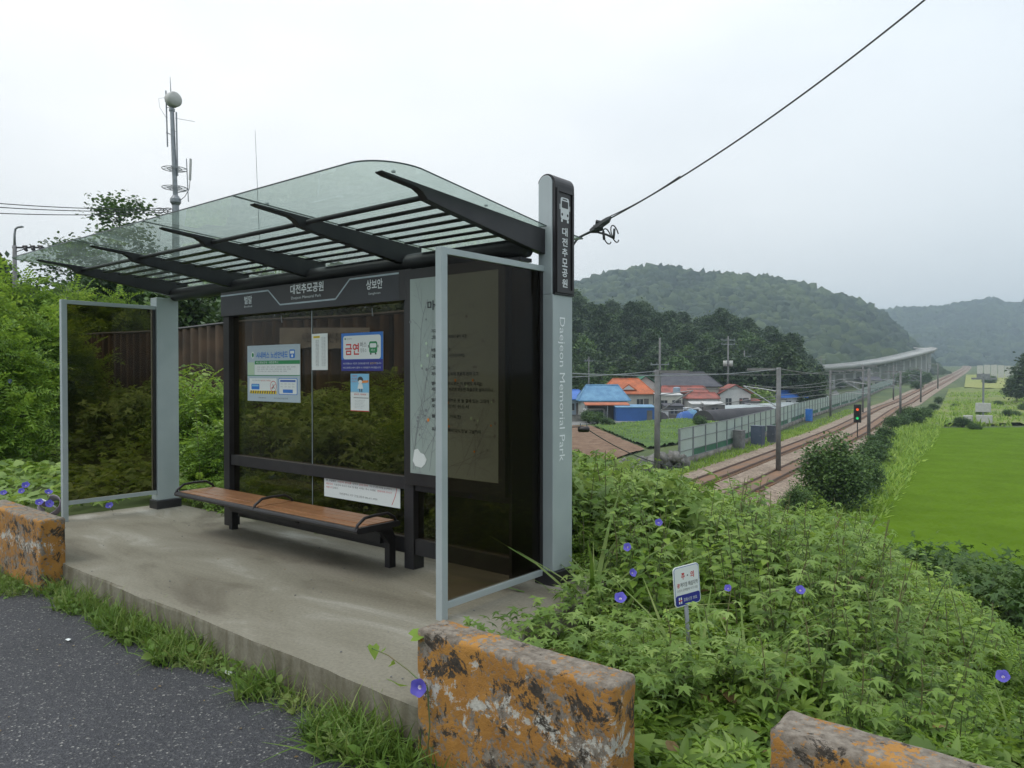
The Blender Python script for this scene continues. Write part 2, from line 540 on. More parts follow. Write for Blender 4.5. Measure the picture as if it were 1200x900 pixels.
# ---- road
def asphalt():
    m, N, L = new_mat('asphalt')
    o = N('ShaderNodeOutputMaterial'); b = N('ShaderNodeBsdfPrincipled'); tc = N('ShaderNodeTexCoord')
    b.inputs['Roughness'].default_value = 0.8
    v = N('ShaderNodeTexVoronoi'); v.inputs['Scale'].default_value = 105
    L(tc.outputs['Object'], v.inputs[0])
    r = N('ShaderNodeValToRGB'); e = r.color_ramp.elements
    e[0].position = 0.0; e[0].color = (0.030, 0.031, 0.036, 1)
    e[1].position = 1.0; e[1].color = (0.30, 0.29, 0.27, 1)
    k = e.new(0.80); k.color = (0.060, 0.060, 0.068, 1)
    k = e.new(0.955); k.color = (0.10, 0.10, 0.10, 1)
    sp = N('ShaderNodeSeparateColor'); L(v.outputs['Color'], sp.inputs[0]); L(sp.outputs[0], r.inputs[0])
    n = N('ShaderNodeTexNoise'); n.inputs['Scale'].default_value = 1.2; n.inputs['Detail'].default_value = 6
    L(tc.outputs['Object'], n.inputs[0])
    mm = N('ShaderNodeMapRange'); mm.inputs['To Min'].default_value = 0.7; mm.inputs['To Max'].default_value = 1.25
    L(n.outputs['Fac'], mm.inputs[0])
    mu = N('ShaderNodeMix'); mu.data_type = 'RGBA'; mu.blend_type = 'MULTIPLY'; mu.inputs[0].default_value = 1
    L(r.outputs[0], mu.inputs[6]); L(mm.outputs[0], mu.inputs[7])
    L(mu.outputs[2], b.inputs['Base Color'])
    bp = N('ShaderNodeBump'); bp.inputs['Strength'].default_value = 0.9; bp.inputs['Distance'].default_value = 0.006
    L(v.outputs['Distance'], bp.inputs['Height']); L(bp.outputs[0], b.inputs['Normal'])
    L(b.outputs[0], o.inputs[0])
    return m
M['asphalt'] = asphalt()
xs = np.linspace(-40, 30, 180)
top = 2.46 + 0.008*rng.standard_normal(180)
V = []; F = []
for i, x in enumerate(xs):
    V += [(x, -6.5, -0.2), (x, 0, -0.2), (x, top[i]-0.15, -0.2), (x, top[i], -0.215), (x, top[i]+0.02, -0.32)]
for i in range(179):
    for j in range(4): F.append((i*5+j, (i+1)*5+j, (i+1)*5+j+1, i*5+j+1))
o = from_arrays('road', V, F, [M['asphalt']]); tag(o, kind='structure')

# ---- concrete pad of the stop
def concrete():
    m, N, L = new_mat('pad concrete')
    o = N('ShaderNodeOutputMaterial'); b = N('ShaderNodeBsdfPrincipled'); tc = N('ShaderNodeTexCoord')
    b.inputs['Roughness'].default_value = 0.88
    mp = N('ShaderNodeMapping'); mp.inputs['Scale'].default_value = (0.55, 1.5, 1)
    L(tc.outputs['Object'], mp.inputs[0])
    n = N('ShaderNodeTexNoise'); n.inputs['Scale'].default_value = 1.3; n.inputs['Detail'].default_value = 7; n.inputs['Roughness'].default_value = 0.55
    n.inputs['Distortion'].default_value = 0.6
    L(mp.outputs[0], n.inputs[0])
    r = N('ShaderNodeValToRGB'); e = r.color_ramp.elements
    e[0].position = 0.30; e[0].color = (0.125, 0.108, 0.078, 1)
    e[1].position = 0.72; e[1].color = (0.42, 0.40, 0.35, 1)
    k = e.new(0.44); k.color = (0.215, 0.196, 0.148, 1)
    k = e.new(0.58); k.color = (0.26, 0.24, 0.188, 1)
    L(n.outputs['Fac'], r.inputs[0])
    n2 = N('ShaderNodeTexNoise'); n2.inputs['Scale'].default_value = 45; n2.inputs['Detail'].default_value = 6; n2.inputs['Roughness'].default_value = 0.7
    L(tc.outputs['Object'], n2.inputs[0])
    mm = N('ShaderNodeMapRange'); mm.inputs['From Min'].default_value = 0.3; mm.inputs['From Max'].default_value = 0.7
    mm.inputs['To Min'].default_value = 0.78; mm.inputs['To Max'].default_value = 1.15
    L(n2.outputs['Fac'], mm.inputs[0])
    mu = N('ShaderNodeMix'); mu.data_type = 'RGBA'; mu.blend_type = 'MULTIPLY'; mu.inputs[0].default_value = 1
    L(r.outputs[0], mu.inputs[6]); L(mm.outputs[0], mu.inputs[7])
    # water streaks down the upright edge
    mp2 = N('ShaderNodeMapping'); mp2.inputs['Scale'].default_value = (7, 7, 1.1); L(tc.outputs['Object'], mp2.inputs[0])
    n3 = N('ShaderNodeTexNoise'); n3.inputs['Scale'].default_value = 1.5; n3.inputs['Detail'].default_value = 9; L(mp2.outputs[0], n3.inputs[0])
    r3 = N('ShaderNodeValToRGB'); e = r3.color_ramp.elements
    e[0].position = 0.38; e[0].color = (0.62, 0.60, 0.52, 1); e[1].position = 0.62; e[1].color = (1.0, 1.0, 0.98, 1); L(n3.outputs['Fac'], r3.inputs[0])
    gg = N('ShaderNodeNewGeometry'); sg = N('ShaderNodeSeparateXYZ'); L(gg.outputs['Normal'], sg.inputs[0])
    lt_ = N('ShaderNodeMath'); lt_.operation = 'LESS_THAN'; L(sg.outputs[2], lt_.inputs[0]); lt_.inputs[1].default_value = 0.5
    mu2 = N('ShaderNodeMix'); mu2.data_type = 'RGBA'; mu2.blend_type = 'MULTIPLY'; L(lt_.outputs[0], mu2.inputs[0])
    L(mu.outputs[2], mu2.inputs[6]); L(r3.outputs[0], mu2.inputs[7])
    L(mu2.outputs[2], b.inputs['Base Color'])
    bp = N('ShaderNodeBump'); bp.inputs['Strength'].default_value = 0.5; bp.inputs['Distance'].default_value = 0.006
    L(n2.outputs['Fac'], bp.inputs['Height']); L(bp.outputs[0], b.inputs['Normal'])
    L(b.outputs[0], o.inputs[0])
    return m
M['concrete'] = concrete()
mb = MB()
pts = []
for x in np.linspace(-9.25, -2.2, 60): pts.append((x, 2.47 + 0.005*math.sin(x*5) + random.uniform(-0.005, 0.005)))
pts += [(-2.2, 2.9), (-2.62, 3.3), (-2.9, 3.7), (-2.95, 4.95), (-5, 4.72), (-7.4, 4.55), (-9.1, 4.5)]
n = len(pts)
vs = [(x, y, -0.5) for x, y in pts] + [(x, y, -0.018) for x, y in pts]
cxm = sum(p[0] for p in pts)/n; cym = sum(p[1] for p in pts)/n
def inset(p, d=0.018):
    v = Vector((cxm-p[0], cym-p[1])).normalized(); return (p[0]+v.x*d, p[1]+v.y*d, 0)
vs += [inset(p) for p in pts]
fs = [(i, (i+1)%n, (i+1)%n+n, i+n) for i in range(n)] + [(i+n, (i+1)%n+n, (i+1)%n+2*n, i+2*n) for i in range(n)] + [tuple(range(2*n, 3*n))]
mb.add(vs, fs)
tag(mb.build('concrete_pad', M['concrete']), kind='structure')

# ---- ballast, rails
def pxpath(rows):
    return [at_depth(x, y, d) for x, y, d in rows]
# centre line of the two tracks, from near to far
ctr = [(-14.5, 0), (-17.6, 22), (-20.5, 45), (-22.9, 65), (-26.2, 92), (-29.8, 118)]
for x, d in ((1040, 165), (1060, 206), (1080, 262), (1100, 347), (1114, 450), (1124, 580), (1131, 760), (1133, 950), (1128, 1150)):
    p = at_depth(x, 438, d); ctr.append((p.x, p.y))
def smooth_path(P, n=260):
    P = [Vector((a, b)) for a, b in P]
    out = []
    for i in range(len(P)-1):
        p0, p1, p2, p3 = P[max(i-1, 0)], P[i], P[i+1], P[min(i+2, len(P)-1)]
        m = max(3, int(n/len(P)))
        for k in range(m):
            t = k/m
            out.append(0.5*((2*p1) + (p2-p0)*t + (2*p0-5*p1+4*p2-p3)*t*t + (3*p1-p0-3*p2+p3)*t*t*t))
    out.append(P[-1]); return out
CP = smooth_path(ctr)
CN = []
for i in range(len(CP)):
    d = (CP[min(i+1, len(CP)-1)] - CP[max(i-1, 0)]).normalized(); CN.append(Vector((-d.y, d.x)))   # points to the left
def rz_(p): return float(valley_z(p.x, p.y))
def ribbon(prof, i0=0, i1=None):
    """prof: list of (offset to the left, height above valley)"""
    V = []; F = []; i1 = i1 or len(CP); k = len(prof)
    for i in range(i0, i1):
        z = rz_(CP[i])
        for o_, h in prof:
            q = CP[i] + CN[i]*o_; V.append((q.x, q.y, z+h))
    for i in range(i1-i0-1):
        for j in range(k-1): F.append((i*k+j, i*k+j+1, (i+1)*k+j+1, (i+1)*k+j))
    return V, F
def ballast_mat():
    m, N, L = new_mat('ballast')
    o = N('ShaderNodeOutputMaterial'); b = N('ShaderNodeBsdfPrincipled'); tc = N('ShaderNodeTexCoord')
    b.inputs['Roughness'].default_value = 0.95
    v = N('ShaderNodeTexVoronoi'); v.inputs['Scale'].default_value = 7
    L(tc.outputs['Object'], v.inputs[0])
    sp = N('ShaderNodeSeparateColor'); L(v.outputs['Color'], sp.inputs[0])
    n = N('ShaderNodeTexNoise'); n.inputs['Scale'].default_value = 0.3; n.inputs['Detail'].default_value = 5; L(tc.outputs['Object'], n.inputs[0])
    r = N('ShaderNodeValToRGB'); e = r.color_ramp.elements
    e[0].position = 0.0; e[0].color = (0.16, 0.125, 0.095, 1); e[1].position = 1.0; e[1].color = (0.40, 0.335, 0.27, 1)
    L(sp.outputs[0], r.inputs[0])
    r2 = N('ShaderNodeValToRGB'); e = r2.color_ramp.elements
    e[0].position = 0.35; e[0].color = (0.8, 0.72, 0.66, 1); e[1].position = 0.65; e[1].color = (1.05, 1.0, 0.95, 1)
    L(n.outputs['Fac'], r2.inputs[0])
    mu = N('ShaderNodeMix'); mu.data_type = 'RGBA'; mu.blend_type = 'MULTIPLY'; mu.inputs[0].default_value = 1
    L(r.outputs[0], mu.inputs[6]); L(r2.outputs[0], mu.inputs[7]); L(mu.outputs[2], b.inputs['Base Color'])
    L(b.outputs[0], o.inputs[0]); return m
M['ballast'] = ballast_mat()
M['rail'] = mat('rusty rail', (0.085, 0.045, 0.028), 0.6, 0.4, (0.12, 0.06, 0.035), 2)
M['sleeper'] = mat('stained sleepers', (0.235, 0.125, 0.065), 0.9, 0, (0.17, 0.115, 0.08), 0.5)
V, F = ribbon([(-4.6, 0.02), (-3.6, 0.25), (3.9, 0.25), (5.2, 0.02)])
tag(from_arrays('railway_ballast', V, F, [M['ballast']]), kind='structure')
for side, lab in ((1.85, 'railway track farther from the rice field, rusty with brown sleepers'), (-1.85, 'railway track nearer the rice field, running past the dark bush')):
    t = empty('railway_track', (CP[0].x, CP[0].y, -6.2), 0, lab, 'railway track')
    inv = Matrix.Translation(-t.location)
    for g in (-0.62, 0.62):
        V, F = ribbon([(side+g-0.04, 0.30), (side+g-0.04, 0.47), (side+g+0.04, 0.47), (side+g+0.04, 0.30)])
        o = from_arrays('rail', [tuple(Vector(v)-t.location) for v in V], F, [M['rail']], t)
    mb = MB(); acc = 0
    for i in range(len(CP)-1):
        seg = (CP[i+1]-CP[i]).length; k = acc
        d = (CP[i+1]-CP[i]).normalized()
        if CP[i].length > 330: break
        while k < seg:
            q = CP[i] + d*k; z = rz_(q)+0.27; nn = CN[i]
            a = q + nn*(side-0.95); b = q + nn*(side+0.95)
            mb.bar(Vector((a.x, a.y, z))-t.location, Vector((b.x, b.y, z))-t.location, 0.3, 0.12)
            k += 0.65
        acc = k-seg
    o = mb.build('sleepers', M['sleeper'], t); o['kind'] = 'stuff'
    # brown spill between the rails
    V, F = ribbon([(side-0.58, 0.345), (side+0.58, 0.345)])
    from_arrays('stained_bed', [tuple(Vector(v)-t.location) for v in V], F, [M['sleeper']], t)

# ---- paddy and fields
def sheet(name, corners, z, m, res=2.0, amp=0.0, zf=None, sub=None):
    """quad patch as a fine jittered grid"""
    c = [Vector((p.x, p.y)) for p in corners]
    n = max(8, int((c[1]-c[0]).length/res)); k = max(8, int((c[3]-c[0]).length/res))
    n = min(n, 420); k = min(k, 420)
    u, v = np.meshgrid(np.linspace(0, 1, n+1), np.linspace(0, 1, k+1))
    def bl(a): return (1-u)*(1-v)*c[0][a] + u*(1-v)*c[1][a] + u*v*c[2][a] + (1-u)*v*c[3][a]
    X, Y = bl(0), bl(1)
    Z = valley_z(X, Y) + z + amp*rng.random(X.shape)
    idx = np.arange(X.size).reshape(X.shape)
    F = np.stack([idx[:-1,:-1], idx[:-1,1:], idx[1:,1:], idx[1:,:-1]], -1).reshape(-1, 4)
    return from_arrays(name, np.stack([X, Y, Z], -1).reshape(-1, 3), F, [m])
M['paddy'] = mat('rice plants', (0.078, 0.140, 0.005), 0.85, 0, (0.105, 0.185, 0.010), 0.35, spec=0.05, detail=10, lo=0.3, hi=0.7)
z0 = -6.1
o = sheet('rice_paddy', [onz(968, 640, z0), onz(1400, 820, z0), onz(1330, 500, z0), onz(1083, 502, z0)], 0.25, M['paddy'], 0.16, 0.16)
tag(o, kind='structure')
M['field2'] = mat('rough meadow', (0.13, 0.19, 0.04), 0.9, 0, (0.21, 0.23, 0.06), 0.1, detail=8)
M['field3'] = mat('yellowish field', (0.22, 0.26, 0.05), 0.9, 0, (0.28, 0.28, 0.08), 0.08, detail=6)
M['crop'] = mat('low crop', (0.05, 0.10, 0.02), 0.9, 0, (0.09, 0.16, 0.03), 0.4, detail=8)
M['brownsoil'] = mat('tilled soil', (0.15, 0.085, 0.05), 0.95, 0, (0.23, 0.145, 0.09), 0.8, detail=8)
M['lane'] = mat('village lane', (0.27, 0.27, 0.26), 0.9, 0, (0.2, 0.2, 0.19), 0.2)
tag(sheet('meadow', [onz(1090, 499, -6.3), onz(1420, 497, -6.3), onz(1300, 452, -6.3), onz(1112, 462, -6.3)], 0.12, M['field2'], 0.8, 0.5), kind='structure')
tag(sheet('field', [onz(1130, 462, -6.3), onz(1400, 466, -6.3), onz(1300, 450, -6.3), onz(1132, 452, -6.3)], 0.5, M['field3'], 2, 0.4), kind='structure')
tag(sheet('crop_field', [onz(695, 500, -6.4), onz(760, 527, -6.4), onz(905, 503, -6.4), onz(800, 492, -6.4)], 0.15, M['crop'], 0.3, 0.3), kind='structure')
tag(sheet('bare_field', [onz(600, 500, -6.4), onz(650, 560, -6.4), onz(756, 528, -6.4), onz(692, 500, -6.4)], 0.1, M['brownsoil'], 0.5, 0.15), kind='structure')
tag(sheet('lane', [onz(600, 500, -6.4), onz(665, 499, -6.4), onz(820, 490, -6.4), onz(640, 484, -6.4)], 0.06, M['lane'], 3), kind='structure')
# road between barrier and greenhouses, far
tag(sheet('lane', [onz(900, 492, -6.4), onz(985, 467, -6.4), onz(980, 463, -6.4), onz(870, 489, -6.4)], 0.08, M['lane'], 3), kind='structure')

# ---- far hills: ridges with a foot, a crest and a back slope
def ridge(name, sil, dcrest, dfoot, dback, base_z, crown):
    """sil: list of (px, py) of the skyline as seen; the ridge stands at its own distance"""
    xs = np.arange(sil[0][0], sil[-1][0]+1, 5)
    ys = np.interp(xs, [s[0] for s in sil], [s[1] for s in sil])
    V = []; rows = 26
    for x, y in zip(xs, ys):
        f = _ray(x, 438); f = Vector((f.x, f.y)).normalized(); cs = f.dot(Vector((_fw.x, _fw.y)).normalized())
        pk = EYE + (438-y)/FPX*dcrest - crown
        for j in range(rows):
            t = j/(rows-1)
            if t < 0.62: s = t/0.62; dep = dfoot + (dcrest-dfoot)*s; hh = base_z + (pk-base_z)*(s**0.9*0.75 + 0.25*s*s)
            else: s = (t-0.62)/0.38; dep = dcrest + (dback-dcrest)*s; hh = pk + (base_z-pk)*s*s
            q = f*(dep/cs)
            nn = mnoise.fractal(Vector((q.x, q.y, 0))*0.006, 1.0, 2.0, 4)
            hh += nn*(min(1, abs(hh-base_z)/60))*9*(0 if 0.6 < t < 0.64 else 1)
            V.append((q.x, q.y, hh))
    idx = np.arange(len(xs)*rows).reshape(len(xs), rows)
    F = np.stack([idx[:-1,:-1], idx[1:,:-1], idx[1:,1:], idx[:-1,1:]], -1).reshape(-1, 4)
    V = np.array(V)
    o = from_arrays(name, V, F, [M['ground']], smooth=True)
    tag(o, kind='structure')
    return V.reshape(len(xs), rows, 3)
A = ridge('hills', [(430, 420), (540, 372), (620, 350), (670, 337), (700, 327), (740, 317), (775, 312), (810, 314), (850, 319), (900, 324), (930, 331), (968, 343), (985, 347), (1000, 352), (1020, 364), (1040, 380), (1060, 398), (1080, 416), (1100, 440)], 900, 520, 1250, -2, 6)
B = ridge('hills', [(960, 400), (1000, 376), (1030, 367), (1060, 363), (1100, 358), (1140, 353), (1160, 352), (1185, 357), (1215, 352), (1260, 345), (1330, 360), (1420, 400)], 1700, 1150, 2200, 0, 8)

def icos(n=1):
    bm = bmesh.new(); bmesh.ops.create_icosphere(bm, subdivisions=n, radius=1)
    v = np.array([x.co[:] for x in bm.verts]); f = np.array([[q.index for q in p.verts] for p in bm.faces]); bm.free()
    return v, f
IV, IF = icos(2)
def blobs(name, P, S, m, sq=0.85):
    """one mesh of uneven crowns (far forest)"""
    n = len(P); k = len(IV)
    jit = 1 + 0.28*rng.standard_normal((n, k, 1)).clip(-1.5, 1.5)
    sc = np.stack([S*(0.8+0.4*rng.random(n)), S*(0.8+0.4*rng.random(n)), S*sq*(0.8+0.6*rng.random(n))], -1)
    V = IV[None]*jit*sc[:, None, :] + np.asarray(P)[:, None, :]
    F = IF[None] + (np.arange(n)*k)[:, None, None]
    return from_arrays(name, V.reshape(-1, 3), F.reshape(-1, 3), [m], smooth=False)
def grid_pick(A, n, jmax):
    i = rng.random(n)*(A.shape[0]-1.001); j = rng.random(n)**0.8*jmax
    i0 = i.astype(int); j0 = j.astype(int); fi = (i-i0)[:, None]; fj = (j-j0)[:, None]
    return (A[i0, j0]*(1-fi)*(1-fj) + A[i0+1, j0]*fi*(1-fj) + A[i0, j0+1]*(1-fi)*fj + A[i0+1, j0+1]*fi*fj)
P = grid_pick(A, 6500, 18)
tag(blobs('forest', P + np.array([0, 0, 2.0]), 3.8+5.5*rng.random(len(P))**1.5, M['leaf_far']), 'dark wooded slope of the nearer rounded hill behind the viaduct', 'forest', kind='stuff')
P = grid_pick(B, 5000, 18)
tag(blobs('forest', P + np.array([0, 0, 2.0]), 6+6.5*rng.random(len(P))**1.5, M['leaf_far']), 'hazy wooded slope of the farthest hill on the right', 'forest', kind='stuff')

# ---- haze: one closed box of even air
def haze():
    m, N, L = new_mat('haze')
    o = N('ShaderNodeOutputMaterial'); v = N('ShaderNodeVolumePrincipled')
    v.inputs['Color'].default_value = (0.72, 0.89, 1.0, 1)
    v.inputs['Density'].default_value = 0.00042
    v.inputs['Anisotropy'].default_value = 0.2
    L(v.outputs[0], o.inputs['Volume'])
    mb = MB(); mb.box((-2720, -2720, -7.6), (2720, 2720, 200))
    ob = mb.build('haze', m); tag(ob, kind='stuff')
    ob['label'] = 'thin pale haze filling the valley air'; ob['category'] = 'haze'
HAZE = True
if HAZE: haze()

# ================================================================== BUS SHELTER
XL, XR = -8.78, -3.4
WY = 4.25
def zr(y): return 2.82 - 0.065*(y-2.8)
SH = empty('bus_shelter', (-6.1, 4.2, 0), 0, 'dark steel and tinted glass bus shelter with a glass roof on the concrete pad', 'bus shelter')
SHI = -Vector(SH.location)
def part(mb, name, m, parent=SH, **k):
    off = SHI if parent is SH else Vector((0, 0, 0))
    if parent is not SH:
        q = parent
        off = SHI
    mb.v = [tuple(Vector(v)+off) for v in mb.v]
    return mb.build(name, m, parent, **k)
def bpart(b, name, parent=SH):
    b.mb.v = [tuple(Vector(v)+SHI) for v in b.mb.v]
    return b.build(name, parent)

M['pure'] = flat('white vinyl', (0.88, 0.90, 0.92))
# pillars -------------------------------------------------
def arch(x0, x1, z0, z1, n=10):
    r = (x1-x0)/2; c = (x0+x1)/2
    return [(x0, z0), (x1, z0)] + [(c+r*math.cos(math.pi*k/n), z1-r+r*math.sin(math.pi*k/n)) for k in range(n+1)]
PX0, PX1, PY0, PY1 = -3.435, -3.295, 4.545, 4.80
mb = MB(); mb.prism([(PX0, .10), (PX1, .10), (PX1, 2.20), (PX0, 2.20)], PY0, PY1, 1)
pr_ = part(mb, 'pillar', M['silver'], bevel=0.006)
mb = MB(); mb.box((PX0-.02, PY0-.02, -.01), (PX1+.02, PY1+.02, .10))
part(mb, 'pillar_base', M['charcoal'], pr_, bevel=0.008)
mb = MB(); mb.prism(arch(PX0, PX1-.012, 2.20, 3.10), PY0, PY1-.05, 1)
part(mb, 'pillar_head', M['silver'], pr_, bevel=0.004)
# black sign case wrapping the outer side and the top
mb = MB()
r = (PX1-PX0)/2; c = (PX0+PX1)/2
outer = [(PX1+.012, 2.20), (PX1+.012, 3.10-r)] + [(c+(r+.012)*math.cos(math.pi*k/12), 3.10-r+(r+.012)*math.sin(math.pi*k/12)) for k in range(1, 12)]
inner = [(c+(r+.0006)*math.cos(math.pi*k/12), 3.10-r+(r+.0006)*math.sin(math.pi*k/12)) for k in range(11, 0, -1)] + [(PX1-.0114, 3.10-r), (PX1-.0114, 2.20)]
O = outer + inner; n_ = len(O); m_ = len(outer)
vs = [(p[0], PY0-.012+.02, p[1]) for p in O] + [(p[0], PY1+.004, p[1]) for p in O]
fs = [(i, (i+1) % n_, (i+1) % n_ + n_, i+n_) for i in range(n_)]
for i in range(m_-1):
    fs.append((i, i+1, n_-2-i, n_-1-i)); fs.append((i+n_, n_-1-i+n_, n_-2-i+n_, i+1+n_))
mb.add(vs, fs)
case = part(mb, 'sign_case', M['charcoal'], SH)
mb = MB()   # raised frame of the case
x = PX1+.0125
for a, b in (((x, PY0+.02, 2.215), (x+.012, PY0+.042, 3.0)), ((x, PY1-.035, 2.215), (x+.012, PY1-.013, 3.0)), ((x, PY0+.043, 2.215), (x+.012, PY1-.036, 2.24)), ((x, PY0+.043, 2.975), (x+.012, PY1-.036, 3.0))):
    mb.box(a, b)
part(mb, 'sign_frame', M['black'], case)
b = Board((x+.0005, PY0+.043, 2.24), (0, 1, 0), (0, 0, 1))
W_ = PY1-.036-(PY0+.043); H_ = .735
b.rect(0.001, .001, W_-.001, H_-.001, 'black')
# front view of a bus
cx_ = W_/2
b.rrect(cx_-.055, H_-.20, cx_+.055, H_-.035, .02, 'letter_white', 2)
b.rrect(cx_-.042, H_-.115, cx_+.042, H_-.062, .008, 'black', 3)
b.rect(cx_-.03, H_-.053, cx_+.03, H_-.044, 'black', 3)
b.disc(cx_-.036, H_-.165, .011, 'black', 3); b.disc(cx_+.036, H_-.165, .011, 'black', 3)
b.rect(cx_-.05, H_-.222, cx_-.028, H_-.20, 'letter_white', 2); b.rect(cx_+.028, H_-.222, cx_+.05, H_-.20, 'letter_white', 2)
b.rect(cx_-.068, H_-.13, cx_-.059, H_-.09, 'letter_white', 2); b.rect(cx_+.059, H_-.13, cx_+.068, H_-.09, 'letter_white', 2)
for i, ch in enumerate('대전추모공원'):
    t = H_-.262-i*.078
    b.text(ch, cx_-.036, t-.064, cx_+.036, t, 'letter_white', bold=True)
bpart(b, 'lettering', case)
b = Board((PX1+.001, PY0, 0), (0, 1, 0), (0, 0, 1))
b.text('Daejeon Memorial Park', .058, 0.93, .150, 2.03, 'pure', rot=True)
bpart(b, 'lettering', pr_)
# left pillar
QX0, QX1, QY0, QY1 = -8.95, -8.79, 4.18, 4.44
mb = MB(); mb.box((QX0, QY0, .10), (QX1, QY1, 2.5)); pl_ = part(mb, 'pillar', M['silver'], bevel=0.006)
mb = MB(); mb.box((QX0-.02, QY0-.02, -.01), (QX1+.02, QY1+.02, .10)); part(mb, 'pillar_base', M['charcoal'], pl_, bevel=0.008)

# side panels ------------------------------------------------
def side_panel(x, y0, y1, ztop, zb, zfoot, lab=None):
    mb = MB()
    mb.box((x-.028, y0-.028, zfoot), (x+.028, y0+.028, ztop))
    mb.box((x-.022, y0+.029, ztop-.045), (x+.022, y1, ztop-.002))
    mb.box((x-.022, y0+.029, zb-.025), (x+.022, y1, zb+.02))
    fr = part(mb, 'side_frame', M['silver'], bevel=0.003)
    if lab: fr['label'] = lab
    mb = MB()
    mb.box((x-.012, y1-.035, zb+.021), (x+.012, y1-.002, ztop-.046))
    part(mb, 'side_trim', M['black'], fr)
    mb = MB(); mb.box((x-.005, y0+.026, zb+.018), (x+.005, y1-.033, ztop-.044))
    g = part(mb, 'side_glass', M['glass_dark'], fr)
side_panel(XR, 3.46, 4.545, 2.42, .09, -.02)
side_panel(XL-.05, 3.19, 4.18, 2.40, .20, -.02)

# roof -----------------------------------------------------------
def roof_sheet(x0, x1, corner=None):
    y0, y1 = 2.78, 5.0; rr = 0.30; n = 10
    pts = []
    if corner == 'r':
        pts = [(x0, y0)] + [(x1-rr+rr*math.sin(math.pi/2*k/n), y0+rr-rr*math.cos(math.pi/2*k/n)) for k in range(n+1)] + [(-3.345, 4.53), (-3.46, 4.53), (-3.46, 4.82), (-3.33, 4.82), (-3.33, y1), (x0, y1)]
    elif corner == 'l':
        rr = .12
        pts = [(x0+rr-rr*math.sin(math.pi/2*k/n), y0+rr-rr*math.cos(math.pi/2*k/n)) for k in range(n, -1, -1)] + [(x1, y0), (x1, y1), (x0, y1)]
    else: pts = [(x0, y0), (x1, y0), (x1, y1), (x0, y1)]
    m = len(pts)
    vs = [(a, b_, zr(b_)) for a, b_ in pts] + [(a, b_, zr(b_)+.010) for a, b_ in pts]
    mb = MB(); mb.add(vs, [tuple(range(m-1, -1, -1)), tuple(range(m, 2*m))])
    mb.add(vs, [(i, (i+1) % m, (i+1) % m+m, i+m) for i in range(m)], 1)
    part(mb, 'roof_glass', [M['glass_roof'], M['glass_edge']])
M['glass_edge'] = mat('glass edge', (0.03, 0.05, 0.045), 0.3, 0, (0.02, 0.035, 0.03), 2)
ARM = [-8.80, -7.45, -6.09, -4.74, -3.40]
roof_sheet(-9.15, -7.452, 'l'); roof_sheet(-7.448, -6.092); roof_sheet(-6.088, -4.742); roof_sheet(-4.738, -3.19, 'r')
for i, x in enumerate(ARM):
    x_ = x + (0.0 if i else 0)
    pr = []
    top = [(2.93, -.012), (3.2, -.012), (4.55, -.012)]
    bot = [(4.55, -.20), (4.3, -.185), (3.9, -.15), (3.5, -.115), (3.31, -.095), (3.27, -.06), (3.22, -.04), (2.97, -.030), (2.93, -.022)]
    P_ = [(y, zr(y)+d) for y, d in top+bot]
    mb = MB(); mb.prism(P_, x_-.03, x_+.03, 0)
    a = part(mb, 'roof_arm', M['charcoal'], bevel=0.004)
    mb = MB()
    for y in (3.05, 3.9):
        mb = MB(); mb.tube([(x_, y, zr(y)+.011), (x_, y, zr(y)+.02)], .013, 10)
        part(mb, 'bolt', M['steel'], a)
for i in range(4):
    x0, x1 = ARM[i]+.031, ARM[i+1]-.031
    for j in range(6):
        y = 3.51 + j*0.165; w_ = .037; z = zr(y)-.075
        pts = []
        for sx, t0 in ((1, -90), (-1, 90)):
            cx2 = (x1-.06 if sx > 0 else x0+.24)
            for k in range(7):
                t = R(t0+30*k); pts.append((cx2+w_*math.cos(t), y+w_*math.sin(t)))
        n2 = len(pts)
        mb = MB(); mb.add([(a, b_, z) for a, b_ in pts] + [(a, b_, z+.006) for a, b_ in pts], [tuple(range(n2-1, -1, -1)), tuple(range(n2, 2*n2))] + [(k, (k+1) % n2, (k+1) % n2+n2, k+n2) for k in range(n2)])
        part(mb, 'louver', M['charcoal'])
mb = MB(); mb.tube([(-8.78, 3.37, zr(3.37)-.05), (-3.40, 3.37, zr(3.37)-.05)], .018, 12); part(mb, 'front_rod', M['charcoal'], smooth=True)
mb = MB(); mb.tube([(-8.78, 4.40, 2.545), (-3.43, 4.40, 2.545)], .075, 24); part(mb, 'back_pipe', M['charcoal'], smooth=True)
mb = MB(); mb.box((-7.33, 4.33, 2.44), (-3.44, 4.47, 2.468)); part(mb, 'top_channel', M['charcoal'])
for x in (-8.2, -6.9, -5.5, -4.3, -3.75):
    mb = MB(); mb.tube([(x, 4.38, 2.463), (x, 4.38, 2.455)], .02, 12); part(mb, 'lamp', M['steel'])

# back wall ------------------------------------------------------
mb = MB(); mb.box((-7.34, 4.19, 0), (-7.23, 4.31, 2.44)); part(mb, 'back_post', M['charcoal'], bevel=0.004)
mb = MB(); mb.box((-4.55, 4.19, 0), (-4.44, 4.31, 2.44)); part(mb, 'back_post', M['charcoal'], bevel=0.004)
for (x0, x1) in ((-7.229, -4.551), (-4.439, -3.436)):
    for z0, z1 in ((.645, .75), (.12, .25)):
        mb = MB(); mb.box((x0, 4.205, z0), (x1, 4.295, z1)); part(mb, 'back_rail', M['charcoal'], bevel=0.004)
SX = -5.87
for x0, x1, z0, z1 in ((-7.229, SX-.004, .751, 2.20), (SX+.004, -4.551, .751, 2.20), (-7.229, SX-.004, .251, .644), (SX+.004, -4.551, .251, .644), (-4.439, -3.436, .251, .644)):
    mb = MB(); mb.box((x0, 4.246, z0), (x1, 4.254, z1)); part(mb, 'back_glass', M['glass_dark'])
mb = MB()
